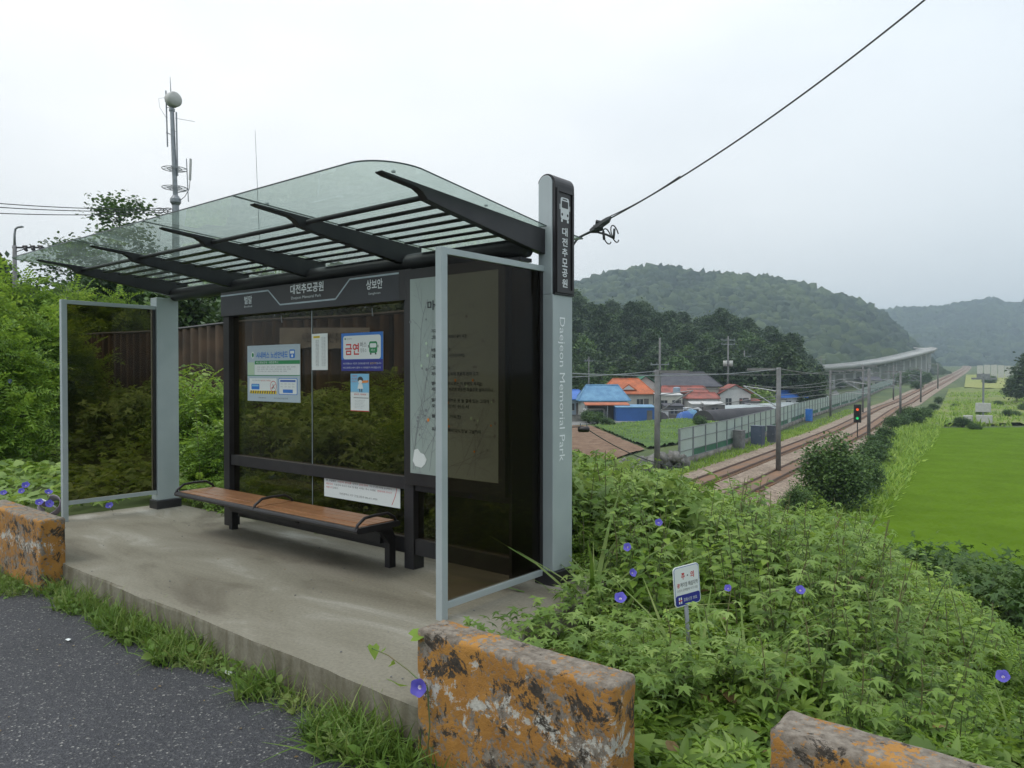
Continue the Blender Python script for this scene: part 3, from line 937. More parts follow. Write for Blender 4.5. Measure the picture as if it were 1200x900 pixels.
for z0, z1 in ((.752, 2.199), (.252, .643)): mb.box((SX-.0035, 4.244, z0), (SX+.0035, 4.256, z1))
part(mb, 'glass_joint', M['line_grey'])
# header sign
mb = MB(); mb.box((-7.34, 4.165, 2.20), (-4.44, 4.189, 2.45)); mb.box((-7.229, 4.19, 2.2005), (-4.551, 4.31, 2.43))
hd = part(mb, 'header_sign', M['black'], bevel=0.002)
HX = -7.34; HZ = 2.20
b = Board((HX, 4.1645, HZ), (1, 0, 0), (0, 0, 1))
hp = [(266.8,345.8),(314.5,340.3),(328.3,357.7),(393.4,350.4),(410,328.3),(477.8,320)]
hq = []
for p in hp:
    q = onY(p[0], p[1], 4.165); hq.append((min(max(q.x-HX, .004), 2.76), q.z-HZ))
hq[0] = (.004, .215); hq[1] = (hq[1][0], .215); hq[2] = (hq[2][0], .065); hq[3] = (hq[3][0], .065); hq[4] = (hq[4][0], .225); hq[5] = (2.76, .225)
b.poly([hq[0], (.004, .004), (2.76, .004), hq[5], hq[4], hq[3], hq[2], hq[1]], 'header', 1)
b.line(hq, .014, 'line_grey', 2)
def hx(px): return onY(px, 340, 4.165).x-HX
b.text('벌말', hx(286.5), .105, hx(295.5), .185, 'letter_grey', 3, bold=True)
b.text('Beolmal', hx(286.5), .07, hx(295.5), .09, 'letter_grey', 3)
b.text('대전추모공원', hx(340.5), .15, hx(379.5), .24, 'letter_white', 3, bold=True)
b.text('Daejeon Memorial Park', hx(341.5), .094, hx(376.5), .128, 'letter_grey', 3)
b.text('상보안', hx(429.5), .115, hx(448.5), .20, 'letter_white', 3, bold=True)
b.text('Sangboan', hx(432), .066, hx(446), .092, 'letter_grey', 3)
bpart(b, 'header_print', hd)
# small hooks
for x in (-5.0, -6.35):
    mb = MB(); mb.tube([(x, 4.16, 2.17), (x, 4.235, 2.17), (x, 4.245, 2.10)], .006, 6); part(mb, 'hook', M['steel'])

# notice case in the right bay ---------------------------------
mb = MB(); mb.box((-4.49, 4.15, .70), (-3.15+.0, 4.188, 2.44)); mb.v = [(min(x, -3.436), y, z) for x, y, z in mb.v]
nb = part(mb, 'notice_case', M['black'], bevel=0.003)
mb = MB(); mb.box((-4.438, 4.1885, .751), (-3.436, 4.30, 2.439)); part(mb, 'case_back', M['black'], nb)
mb = MB(); mb.box((-3.434, 4.192, .07), (-3.408, 4.54, 2.39)); part(mb, 'case_return', M['black'], nb)
def poster_mat():
    m, N, L = new_mat('notice print')
    o = N('ShaderNodeOutputMaterial'); b = N('ShaderNodeBsdfPrincipled'); tc = N('ShaderNodeTexCoord')
    b.inputs['Roughness'].default_value = 0.3
    sp = N('ShaderNodeSeparateXYZ'); L(tc.outputs['Object'], sp.inputs[0])
    n = N('ShaderNodeTexNoise'); n.inputs['Scale'].default_value = 3; n.inputs['Detail'].default_value = 4; L(tc.outputs['Object'], n.inputs[0])
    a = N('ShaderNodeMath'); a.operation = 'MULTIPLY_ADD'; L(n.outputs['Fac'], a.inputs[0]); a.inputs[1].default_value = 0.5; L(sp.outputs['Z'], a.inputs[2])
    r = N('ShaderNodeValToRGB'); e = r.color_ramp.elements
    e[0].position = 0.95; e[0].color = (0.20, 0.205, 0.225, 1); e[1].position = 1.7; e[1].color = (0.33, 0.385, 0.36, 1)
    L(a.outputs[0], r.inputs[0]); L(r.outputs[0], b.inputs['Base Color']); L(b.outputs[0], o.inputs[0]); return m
M['notice'] = poster_mat()
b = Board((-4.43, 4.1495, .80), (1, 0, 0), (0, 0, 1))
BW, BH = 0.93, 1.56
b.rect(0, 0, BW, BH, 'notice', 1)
rr2 = random.Random(5)
def branch(x, y, ang, ln, w_, d):
    pts = [(x, y)]; a = ang
    for k in range(4):
        a += rr2.uniform(-.22, .22); x += math.cos(a)*ln/4; y += math.sin(a)*ln/4
        if not (0.01 < x < BW-.01 and 0.01 < y < BH-.02): break
        pts.append((x, y))
        if d > 0 and rr2.random() < .8: branch(x, y, a+rr2.choice((-1, 1))*rr2.uniform(.4, .9), ln*.55, w_*.6, d-1)
    if len(pts) > 1: b.line(pts, w_, 'inkgrey', 2)
    if d == 0 and rr2.random() < .12: b.disc(x if x < BW-.02 else BW-.03, min(y, BH-.03), rr2.uniform(.008, .014), rr2.choice(['inkgrey', 'inkgrey', 'inkgrey', 'inkgrey', 'palegreen', 'orange']), 3)
for x0, a0, l0 in ((.04, 1.45, .75), (.10, 1.2, .5), (.06, 1.7, .4), (.3, 1.2, .55), (.42, 1.65, .55), (.5, .95, .6), (.62, 1.3, .45), (.35, .6, .5), (.22, 1.35, .6), (.7, 1.75, .35), (.03, 1.3, 1.1)):
    branch(x0, .03, a0, l0, .0042, 3)
branch(.12, .9, 1.4, .5, .005, 2)
# lines of the poem
b.text('마음', .20, 1.30, .37, 1.375, 'ink', 4, bold=True)
b.text('- 시 인 -', .62, 1.295, .72, 1.325, 'inkgrey', 4)
lines = [(1.12, .42, '기다리겠습니다'), (1.07, .62, '그대가 머물던 자리마다 꽃이 피고'), (.97, .45, '바람이 지나가고'), (.925, .60, '강물처럼 흘러가는 시간이라 하여도'), (.83, .45, '그리움은 남아'), (.785, .74, '저녁 하늘 노을 속에 조용히 번져 오고'), (.71, .78, '별이 하나 둘 떠오르는 이 밤에도 우리는'), (.665, .88, '서로의 이름을 부르며 따뜻한 마음으로 살아가리니'), (.58, .84, '멀리 있어도 가까운 듯 늘 곁에 있는 그대여'), (.535, .64, '오늘도 편안히 쉬소서'), (.455, .56, '들꽃 향기 가득한'), (.35, .76, '푸른 언덕 위에서 다시 만날 그날까지')]
for y_, x1_, t_ in lines: b.text(t_, .245, y_, x1_, y_+.03, 'ink', 4, bold=True)
# torn pale patch at the lower left
tp = [(.03, .10), (.06, .06), (.13, .05), (.17, .08), (.19, .12), (.16, .16), (.12, .17), (.09, .20), (.05, .19), (.04, .14)]
b.poly(tp, 'paper_bright', 5)
bpart(b, 'notice_print', nb)

# ================================================================== POSTERS ON THE GLASS
def poster(name, lab, cat, c0, c1, y=4.235, tilt=0.0):
    """c0 top left, c1 bottom right in the photograph, on the plane of the back glass"""
    a = onY(c0[0], c0[1], y); d = onY(c1[0], c1[1], y)
    w_, h_ = d.x-a.x, a.z-d.z
    root = empty(name, (a.x, y, d.z), 0, lab, cat)
    root.rotation_euler = (0, tilt, 0)
    mb = MB(); mb.box((0, 0, 0), (w_, .003, h_))
    mb.build('sheet', M['paper_white'], root)
    b = Board((0, -.0003, 0), (1, 0, 0), (0, 0, 1), .0005)
    return root, b, w_, h_

root, b, w_, h_ = poster('route_map', 'pale grey poster with blue title and green band, leftmost on the shelter glass', 'poster', (290, 405.5), (352, 472))
b.rect(0, 0, w_, h_, 'paper_blue', 1)
b.disc(w_*.11, h_*.83, .028, 'paper_bright', 2, ry=.035); b.disc(w_*.11, h_*.83, .018, 'green', 3, ry=.024)
b.text('시내버스 노선안내도', w_*.18, h_*.765, w_*.78, h_*.885, 'blue', 3, bold=True)
b.rrect(w_*.81, h_*.76, w_*.91, h_*.91, .015, 'blue', 2); b.rect(w_*.825, h_*.84, w_*.895, h_*.885, 'paper_bright', 3); b.disc(w_*.86, h_*.80, .014, 'paper_bright', 3)
b.rect(.004, h_*.47, w_*.14, h_*.70, 'palegreen', 2); b.rect(w_*.145, h_*.47, w_-.004, h_*.66, 'paper_bright', 2)
b.rect(w_*.15, h_*.66, w_-.004, h_*.725, 'green', 2); b.text('버스정보안내 · 대전광역시', w_*.18, h_*.672, w_*.6, h_*.715, 'paper_bright', 3)
for k in range(3): b.text('유성 - 서대전 - 흑석 - 상보안 - 대전추모공원 - 벌말 - 원정동', w_*.2, h_*(.60-.038*k), w_*(.92-.08*k), h_*(.622-.038*k), 'inkgrey', 3)
b.rect(.002, h_*.455, w_-.002, h_*.468, 'green', 3)
b.rect(w_*.04, h_*.16, w_*.57, h_*.41, 'paper_bright', 2)
b.text('버스가 완전히 정차한 후', w_*.1, h_*.36, w_*.27, h_*.385, 'inkgrey', 3); b.text('승하차 하세요', w_*.27, h_*.355, w_*.46, h_*.385, 'red', 3)
b.rrect(w_*.08, h_*.21, w_*.24, h_*.31, .01, 'blue', 3); b.rect(w_*.095, h_*.265, w_*.225, h_*.295, 'skyblue', 4)
b.rect(w_*.05, h_*.135, w_*.57, h_*.19, 'yellow', 3)
for k in range(11):
    t = w_*(.06+.046*k); b.poly([(t, h_*.137), (t+w_*.02, h_*.137), (t+w_*.03, h_*.188), (t+w_*.01, h_*.188)], 'ink', 4)
b.ring(w_*.51, h_*.27, w_*.06, .006, 'red', 4); b.line([(w_*.47, h_*.23), (w_*.55, h_*.31)], .006, 'red', 5); b.line([(w_*.50, h_*.31), (w_*.51, h_*.27), (w_*.49, h_*.22)], .008, 'ink', 4); b.line([(w_*.51, h_*.27), (w_*.53, h_*.23)], .008, 'ink', 4)
b.rrect(w_*.61, h_*.13, w_*.95, h_*.415, .012, 'blue', 2); b.rrect(w_*.62, h_*.14, w_*.94, h_*.405, .01, 'paper_bright', 3)
b.rect(w_*.64, h_*.35, w_*.92, h_*.385, 'textblue', 4); b.rect(w_*.69, h_*.16, w_*.87, h_*.22, 'blue', 4)
for k in range(2):
    for q in range(4): b.text('버스', w_*(.65+.07*q), h_*(.305-.05*k), w_*(.69+.07*q), h_*(.325-.05*k), 'inkgrey', 4)
b.text('대전광역시', w_*.22, h_*.05, w_*.36, h_*.075, 'ink', 2); b.text('버스운송사업조합', w_*.52, h_*.05, w_*.78, h_*.075, 'ink', 2)
b.build('print', root)

root, b, w_, h_ = poster('timetable', 'narrow white timetable sheet with a small yellow mark, taped beside the glass joint', 'notice', (365.5, 391.5), (384, 433.5))
b.rect(0, 0, w_, h_, 'paper_bright', 1); b.rect(w_*.1, h_*.88, w_*.52, h_*.94, 'yellow', 2); b.text('시간표', w_*.16, h_*.89, w_*.46, h_*.93, 'ink', 3)
for k in range(20):
    b.text('%02d:%02d' % (6+k*16//20, (k*17) % 60), w_*.25, h_*(.81-.037*k), w_*.45, h_*(.833-.037*k), 'ink', 2)
    b.text('상보안 벌말', w_*.62, h_*(.88-.040*k), w_*.88, h_*(.902-.040*k), 'ink', 2)
b.build('print', root)

root, b, w_, h_ = poster('no_smoking_sign', 'blue bordered no smoking poster with red lettering and a green bus', 'poster', (400, 391), (449, 434.5))
b.rect(0, 0, w_, h_*.30, 'deepblue', 1); b.rect(0, h_*.30, w_, h_, 'blue', 1)
b.rrect(w_*.05, h_*.31, w_*.95, h_*.93, .025, 'paper_bright', 2)
b.disc(w_*.1, h_*.85, .009, 'green', 3); b.text('대전광역시', w_*.13, h_*.83, w_*.27, h_*.87, 'inkgrey', 3)
b.text('금연', w_*.1, h_*.42, w_*.44, h_*.73, 'red', 3, bold=True); b.text('버스', w_*.47, h_*.62, w_*.62, h_*.76, 'ink', 3); b.text('정류소', w_*.47, h_*.48, w_*.62, h_*.59, 'inkgrey', 3)
b.rrect(w_*.68, h_*.46, w_*.87, h_*.76, .02, 'green', 3); b.rrect(w_*.70, h_*.60, w_*.85, h_*.71, .012, 'paper_bright', 4); b.rect(w_*.70, h_*.42, w_*.735, h_*.46, 'ink', 3); b.rect(w_*.815, h_*.42, w_*.85, h_*.46, 'ink', 3)
b.rect(w_*.655, h_*.6, w_*.672, h_*.67, 'ink', 3); b.rect(w_*.878, h_*.6, w_*.895, h_*.67, 'ink', 3); b.text('버스', w_*.73, h_*.5, w_*.82, h_*.57, 'paper_bright', 4)
b.text('버스정류소는 시민의 건강보호를 위한', w_*.05, h_*.17, w_*.68, h_*.22, 'paper_bright', 3); b.text('금연구역', w_*.70, h_*.17, w_*.84, h_*.22, 'yellow', 3); b.text('입니다', w_*.85, h_*.17, w_*.96, h_*.22, 'paper_bright', 3)
b.text('버스정류소에서 흡연 시 과태료가 부과됩니다', w_*.05, h_*.06, w_*.95, h_*.11, 'paper_bright', 3)
b.build('print', root)

root, b, w_, h_ = poster('health_notice', 'small sky blue and white health leaflet below the no smoking poster', 'notice', (411, 438), (432.5, 482.5))
b.rect(0, h_*.40, w_, h_, 'skyblue', 1); b.rect(0, 0, w_, h_*.40, 'paper_bright', 1); b.rect(0, h_*.40, w_*.45, h_*.52, 'paper_blue', 2)
for k, t in enumerate(('기침할땐', '옷소매로', '가리기')): b.text(t, w_*.05, h_*(.92-.075*k), w_*.36, h_*(.965-.075*k), 'red', 3)
b.disc(w_*.54, h_*.84, w_*.15, 'ink', 3, ry=h_*.085); b.disc(w_*.54, h_*.78, w_*.11, 'paper_bright', 4, ry=h_*.055)
b.poly([(w_*.44, h_*.73), (w_*.64, h_*.73), (w_*.70, h_*.60), (w_*.38, h_*.60)], 'paper_bright', 3); b.poly([(w_*.62, h_*.75), (w_*.98, h_*.77), (w_*.98, h_*.83), (w_*.66, h_*.82)], 'orange', 5)
b.line([(w_*.5, h_*.6), (w_*.52, h_*.52)], .012, 'ink', 4); b.line([(w_*.62, h_*.6), (w_*.62, h_*.52)], .012, 'ink', 4)
b.rect(0, h_*.38, w_, h_*.5, 'paper_bright', 3); b.text('올바른 기침예절', w_*.2, h_*.43, w_*.85, h_*.475, 'red', 6)
b.rect(w_*.16, h_*.35, w_*.98, h_*.365, 'ink', 2)
for k in range(6): b.text('손을 자주 깨끗이 씻습니다', w_*.22, h_*(.28-.04*k), w_*(.8-.06*(k % 3)), h_*(.298-.04*k), 'inkgrey', 2)
b.rect(0, 0, w_, h_*.02, 'red', 2)
b.build('print', root)

root, b, w_, h_ = poster('user_notice', 'wide white notice with black and red text, low on the glass above the bench', 'notice', (380, 558.5), (469, 596), tilt=0.0)
b.rect(0, 0, w_, h_, 'paper_bright', 1)
segs = [(.80, [(.03, .17, '본 시설물은', 'ink'), (.19, .38, '시민의 편의를', 'red'), (.395, .47, '위하여', 'ink'), (.485, .60, '설치된 것으로', 'red'), (.62, .90, '무단 광고물 부착을 금지하오니', 'ink')]),
        (.62, [(.03, .12, '깨끗하게', 'red'), (.14, .70, '이용하여 주시고 파손 및 훼손 시에는 즉시 아래로', 'ink'), (.72, .90, '연락하여 주시기', 'red')]),
        (.45, [(.03, .12, '바랍니다', 'red'), (.125, .2, '감사합니다', 'ink')])]
for y_, row in segs:
    for a0, a1, t, c in row: b.text(t, w_*a0, h_*y_, w_*a1, h_*(y_+.10), c, 2)
b.text('대전광역시 서구 건설교통과 042-611-4700', w_*.22, h_*.2, w_*.72, h_*.31, 'ink', 2)
b.line([(w_*(.90+.06*math.sin(t)), h_*(.1+.87*t/1.5)) for t in np.linspace(0, 1.5, 9)], .006, 'red', 2)
b.build('print', root)

# ================================================================== BENCH
BE = empty('bench', (-5.85, 3.85, 0), 0, 'long slatted brown wooden bench with black armrests under the shelter glass', 'bench')
BO = -Vector(BE.location)
def bp(mb, name, m, **k):
    mb.v = [tuple(Vector(v)+BO) for v in mb.v]; return mb.build(name, m, BE, **k)
bx0, bx1, by0, by1, bz = -7.25, -4.44, 3.63, 4.03, .43
mb = MB(); mb.box((bx0+.02, by0+.01, bz-.035), (bx1-.02, by1-.01, bz-.012)); bp(mb, 'seat_tray', M['charcoal'])
mb = MB(); mb.tube([(bx0, by0, bz-.022), (bx1, by0, bz-.022)], .024, 12); mb.tube([(bx0, by1, bz-.022), (bx1, by1, bz-.022)], .02, 12)
mb.bar((bx0+.01, by0, bz-.022), (bx0+.01, by1, bz-.022), .03, .045); mb.bar((bx1-.01, by0, bz-.022), (bx1-.01, by1, bz-.022), .03, .045)
bp(mb, 'seat_frame', M['charcoal'])
for x0, x1 in ((bx0+.03, -5.86), (-5.84, bx1-.03)):
    for k in range(4):
        y0 = by0+.024+k*.0895
        mb = MB(); mb.box((x0, y0, bz-.011), (x1, y0+.0865, bz+.006-.004*(k == 0)))
        bp(mb, 'seat_slat', M['wood'], bevel=0.003)
for x in (bx0+.02, -5.85, bx1-.02):
    mb = MB(); mb.tube([(x, by0-.012, bz-.02), (x, by0+.0, bz+.02), (x, by0+.07, bz+.065), (x, by0+.16, bz+.072), (x, by1-.1, bz+.07), (x, by1-.03, bz+.03), (x, by1-.01, bz-.01)], .0125, 8)
    bp(mb, 'armrest', M['charcoal'], smooth=True)
for x in (-7.06, -5.85, -4.66):
    mb = MB()
    P_ = [(by0+.05, bz-.045), (by1+.02, bz-.045), (by1+.10, bz-.10), (4.17, .25), (4.17, 0.0), (4.10, 0.0), (4.10, .20), (4.03, .30), (3.95, .33), (by0+.06, bz-.06)]
    if x == -5.85: P_ = [(by0+.05, bz-.045), (4.14, bz-.045), (4.14, .20), (4.08, .20), (4.0, .29), (by0+.06, bz-.06)]
    mb.prism(P_, x-.03, x+.03, 0); bp(mb, 'leg', M['charcoal'], bevel=0.004)
mb = MB(); mb.box((-7.02, 4.06, .20), (-4.70, 4.16, .345)); bp(mb, 'beam', M['charcoal'], bevel=0.004)

# ================================================================== ROADSIDE CONCRETE BLOCKS
def block_mat():
    m, N, L = new_mat('peeling yellow paint on concrete')
    o = N('ShaderNodeOutputMaterial'); b = N('ShaderNodeBsdfPrincipled'); tc = N('ShaderNodeTexCoord')
    b.inputs['Roughness'].default_value = 0.85
    sp = N('ShaderNodeSeparateXYZ'); L(tc.outputs['Object'], sp.inputs[0])
    ge = N('ShaderNodeNewGeometry'); sn = N('ShaderNodeSeparateXYZ'); L(ge.outputs['Normal'], sn.inputs[0])
    def noise(sc, det=8, ro=0.62, dis=0.0):
        n = N('ShaderNodeTexNoise'); n.inputs['Scale'].default_value = sc; n.inputs['Detail'].default_value = det
        n.inputs['Roughness'].default_value = ro; n.inputs['Distortion'].default_value = dis; L(tc.outputs['Object'], n.inputs[0]); return n.outputs['Fac']
    def math_(op, a, b_=None, c=None):
        n = N('ShaderNodeMath'); n.operation = op
        for i, v in enumerate((a, b_, c)):
            if v is None: continue
            if isinstance(v, (int, float)): n.inputs[i].default_value = v
            else: L(v, n.inputs[i])
        return n.outputs[0]
    def ramp(f, a, ca, b_, cb):
        r = N('ShaderNodeValToRGB'); e = r.color_ramp.elements
        e[0].position = a; e[0].color = ca; e[1].position = b_; e[1].color = cb; L(f, r.inputs[0]); return r.outputs[0]
    def mix(f, a, c):
        n = N('ShaderNodeMix'); n.data_type = 'RGBA'; L(f, n.inputs[0]); L(a, n.inputs[6]); L(c, n.inputs[7]); return n.outputs[2]
    conc = ramp(noise(30), 0.35, (0.13, 0.105, 0.08, 1), 0.68, (0.30, 0.26, 0.21, 1))
    paint = ramp(noise(5), 0.3, (0.29, 0.13, 0.026, 1), 0.7, (0.46, 0.225, 0.045, 1))
    white = ramp(noise(40), 0.3, (0.36, 0.34, 0.28, 1), 0.7, (0.62, 0.60, 0.54, 1))
    black = ramp(noise(50), 0.3, (0.022, 0.018, 0.013, 1), 0.7, (0.07, 0.055, 0.04, 1))
    big = noise(6.5, 9, 0.68, 0.3)
    fine = noise(34, 6, 0.75)
    # paint survives where the noise is high; less on the top face
    topw = math_('MULTIPLY', math_('MAXIMUM', sn.outputs[2], 0.0), 0.055)
    pf = math_('SUBTRACT', math_('ADD', math_('MULTIPLY', big, 0.55), math_('MULTIPLY', fine, 0.45)), topw)
    c = mix(ramp(pf, 0.47, (0, 0, 0, 1), 0.49, (1, 1, 1, 1)), conc, paint)
    # old white band at mid height
    zz = math_('ADD', sp.outputs[2], math_('MULTIPLY', math_('SUBTRACT', noise(3.5, 3), 0.5), 0.16))
    band = math_('SUBTRACT', 1.0, math_('MULTIPLY', math_('ABSOLUTE', math_('SUBTRACT', zz, 0.40)), 9.0))
    band = math_('MAXIMUM', band, 0.0)
    bn = math_('ADD', math_('MULTIPLY', noise(10, 10, 0.8, 0.5), 1.2), math_('MULTIPLY', band, 0.16))
    notop = math_('SUBTRACT', bn, math_('MULTIPLY', math_('MAXIMUM', sn.outputs[2], 0.0), 0.5))
    c = mix(ramp(notop, 0.73, (0, 0, 0, 1), 0.75, (1, 1, 1, 1)), c, white)
    # dark lichen below the top edge and round the band
    b2 = math_('SUBTRACT', 1.0, math_('MULTIPLY', math_('ABSOLUTE', math_('SUBTRACT', sp.outputs[2], 0.50)), 9.0))
    bl = math_('SUBTRACT', noise(8, 10, 0.78, 0.4), math_('MULTIPLY', math_('MAXIMUM', b2, 0.0), 0.055))
    bl = math_('ADD', bl, math_('MULTIPLY', math_('MAXIMUM', sn.outputs[2], 0.0), 0.04))
    c = mix(ramp(bl, 0.42, (1, 1, 1, 1), 0.45, (0, 0, 0, 1)), c, black)
    L(c, b.inputs['Base Color'])
    bp = N('ShaderNodeBump'); bp.inputs['Strength'].default_value = 0.9; bp.inputs['Distance'].default_value = 0.006
    L(math_('ADD', pf, fine), bp.inputs['Height']); L(bp.outputs[0], b.inputs['Normal'])
    L(b.outputs[0], o.inputs[0]); return m
M['block'] = block_mat()
def guard_block(x0, x1, y0, y1, ztop, lab, rz=0.0):
    """worn, dented box with rounded edges; origin at the base"""
    w_, d_, h_ = x1-x0, y1-y0, ztop+0.25
    bm = bmesh.new()
    bmesh.ops.create_cube(bm, size=1)
    bmesh.ops.scale(bm, vec=(w_, d_, h_), verts=bm.verts)
    bmesh.ops.translate(bm, vec=(0, 0, h_/2), verts=bm.verts)
    bmesh.ops.bevel(bm, geom=list(bm.edges), offset=0.022, segments=3, profile=0.5, affect='EDGES')
    bmesh.ops.subdivide_edges(bm, edges=[e for e in bm.edges if e.calc_length() > 0.1], cuts=5, use_grid_fill=True)
    bmesh.ops.subdivide_edges(bm, edges=[e for e in bm.edges if e.calc_length() > 0.05], cuts=2, use_grid_fill=True)
    bmesh.ops.triangulate(bm, faces=bm.faces)
    for v in bm.verts:
        p = v.co + Vector((x0*3, 0, 0))
        v.co += Vector((mnoise.noise(p*9), mnoise.noise(p*9+Vector((7, 0, 0))), mnoise.noise(p*9+Vector((0, 9, 0)))))*0.006
        v.co += Vector((mnoise.noise(p*40), mnoise.noise(p*40+Vector((7, 0, 0))), mnoise.noise(p*40+Vector((0, 9, 0)))))*0.0025
    me = bpy.data.meshes.new('guard_block'); bm.to_mesh(me); bm.free()
    me.polygons.foreach_set('use_smooth', [True]*len(me.polygons))
    me.materials.append(M['block'])
    o = bpy.data.objects.new('guard_block', me); COL.objects.link(o)
    o.location = ((x0+x1)/2, (y0+y1)/2, -0.25); o.rotation_euler = (0, 0, rz)
    return tag(o, lab, 'guard block', 'painted concrete guard blocks along the road')
guard_block(-2.565, -1.485, 2.435, 2.62, 0.40, 'peeling orange guard block with a white band, beside the large violet flower')
guard_block(-0.90, 0.25, 2.47, 2.67, 0.41, 'orange guard block cut off by the bottom right corner of the picture')
guard_block(-8.35, -6.90, 2.30, 2.50, 0.385, 'weathered orange and black guard block at the left end of the concrete pad')

# small round basket / band behind the left block
t = empty('plastic_basket', tuple(onz(63, 596, .08)), 0.4, 'small pale purple plastic basket lying in leaves behind the left guard block', 'basket')
mb = MB(); vs = []
n = 20
for k in range(n):
    a = 2*math.pi*k/n
    for r_, z_ in ((.10, 0), (.125, .10), (.117, .10), (.094, .008)): vs.append((r_*math.cos(a), r_*math.sin(a), z_))
fs = []
for k in range(n):
    j = (k+1) % n
    for q in range(3): fs.append((4*k+q, 4*j+q, 4*j+q+1, 4*k+q+1))
mb.add(vs, fs)
M['lilac'] = mat('lilac plastic', (0.24, 0.20, 0.27), 0.4, 0, (0.30, 0.26, 0.30), 5)
bo = mb.build('body', M['lilac'], t, smooth=True)
mb = MB(); mb.tube([(.11*math.cos(a), 0, .09+.12*math.sin(a)) for a in np.linspace(0, math.pi, 12)], .008, 8)
mb.build('handle', M['letter_white'], t, smooth=True)
t.rotation_euler = (0.9, 0.3, 0.4)

U_ = Vector((math.cos(YAW), math.sin(YAW), 0))
# ================================================================== SMALL WARNING SIGN
c = [onY(775, 665, 4.0), onY(812, 653, 4.0)]
SX_, SY_ = c[0].x, 4.0
t = empty('warning_sign', ((onY(792, 690, 4.0)).x, 4.0, -0.45), R(66), 'small tilted white warning plate with red heading on a thin post in the weeds', 'warning sign', None)
t.rotation_euler = (0, -R(5), R(66)); t.location += U_ * 0.12
z0 = onY(776, 703, 4.0).z + .45
sw, sh = 0.212, 0.262; t.scale = (.9, .9, .9); z0 = z0/.9
mb = MB()
pts = []
for cx2, cz2, t0 in ((sw/2-.025, .025, -90), (sw/2-.025, sh-.025, 0), (-sw/2+.025, sh-.025, 90), (-sw/2+.025, .025, 180)):
    for k in range(5): a = R(t0+22.5*k); pts.append((cx2+.025*math.cos(a), z0+cz2+.025*math.sin(a)))
mb.prism(pts, -.003, .003, 1)
pl = mb.build('plate', M['paper_bright'], t)
b = Board((-sw/2, -.0035, z0), (1, 0, 0), (0, 0, 1), .0005)
b.rrect(.005, .005, sw-.005, sh-.005, .021, 'textblue', 1); b.rrect(.008, .008, sw-.008, sh-.008, .019, 'paper_bright', 2)
b.rrect(.008, .008, sw-.008, .076, .014, 'navy' if 'navy' in M else 'deepblue', 3)
b.text('주', .062, sh-.088, .09, sh-.045, 'red', 4, bold=True); b.text('의', .136, sh-.088, .166, sh-.045, 'red', 4, bold=True); b.disc(.113, sh-.066, .005, 'ink', 4)
b.text('광', .022, sh-.137, .046, sh-.108, 'red', 4, bold=True)
b.text('케이블 매설지역', .05, sh-.137, .192, sh-.106, 'ink', 4)
b.text('손상시 관계법에 의거 처벌', .022, sh-.165, .19, sh-.147, 'inkgrey', 4)
b.rect(.03, .02, .04, .062, 'paper_bright', 4); b.rect(.046, .02, .056, .062, 'paper_bright', 4); b.rect(.03, .036, .056, .044, 'red', 5)
b.text('광통신망 보호', .07, .030, .18, .052, 'paper_bright', 4)
b.build('lettering', pl)
mb = MB(); mb.tube([(0, .02, 0), (0, .02, z0+.2)], .014, 8); mb.build('post', M['steel'], t, smooth=True)

# ================================================================== FENCE BEHIND THE SHELTER
t = empty('corrugated_fence', (-16, 8.3, 0.8), 0, 'rusty brown corrugated metal fence behind the bus shelter', 'fence')
M['fence'] = mat('rusty corrugated sheet', (0.04, 0.028, 0.02), 0.8, 0.1, (0.105, 0.066, 0.042), 1.8, detail=8)
xs = np.arange(-32, -7.3, 0.07)
V = []; F = []
for i, x in enumerate(xs):
    ph = (i % 5); y = 0.0 if ph in (0, 1, 2) else 0.15
    zt = 2.62 + 0.03*math.sin(x*0.8)
    V += [(x+16, y, -.3), (x+16, y, zt-.8)]
for i in range(len(xs)-1): F.append((2*i, 2*i+2, 2*i+3, 2*i+1))
from_arrays('panel', V, F, [M['fence']], t)
mb = MB(); mb.tube([(x+16, .02, 2.63+.03*math.sin(x*.8)-.8) for x in np.arange(-32, -7.2, .8)], .03, 8)
mb.build('top_rail', M['charcoal'], t)
for x in np.arange(-31, -7, 2.4):
    mb = MB(); mb.box((x+16-.04, .06, -.4), (x+16+.04, .14, 1.85)); mb.build('post', M['charcoal'], t)
# banner on the fence
a = onY(327, 384, 8.25); d = onY(432, 396, 8.25)
t2 = empty('banner', (a.x, 8.26, a.z-.42), 0, 'faded pale cloth banner on the rusty fence, seen through the shelter glass', 'banner')
M['banner'] = mat('faded cloth', (0.34, 0.33, 0.34), 0.9, 0, (0.24, 0.23, 0.24), 2)
W2 = d.x-a.x
V = []; F = []
for i in range(31):
    x = W2*i/30; y = .015*math.sin(i*.9)
    V += [(x, y, .05-.12*i/30+.02*math.sin(i*.7)), (x, y, .42-.10*i/30)]
for i in range(30): F.append((2*i, 2*i+2, 2*i+3, 2*i+1))
from_arrays('cloth', V, F, [M['banner']], t2)
b = Board((0, -.022, 0), (1, 0, -.035), (0, 0, 1))
b.text('시민 불편 개선추진위원회', W2*.28, .15, W2*.92, .33, 'ink', 1)
b.build('lettering', t2)

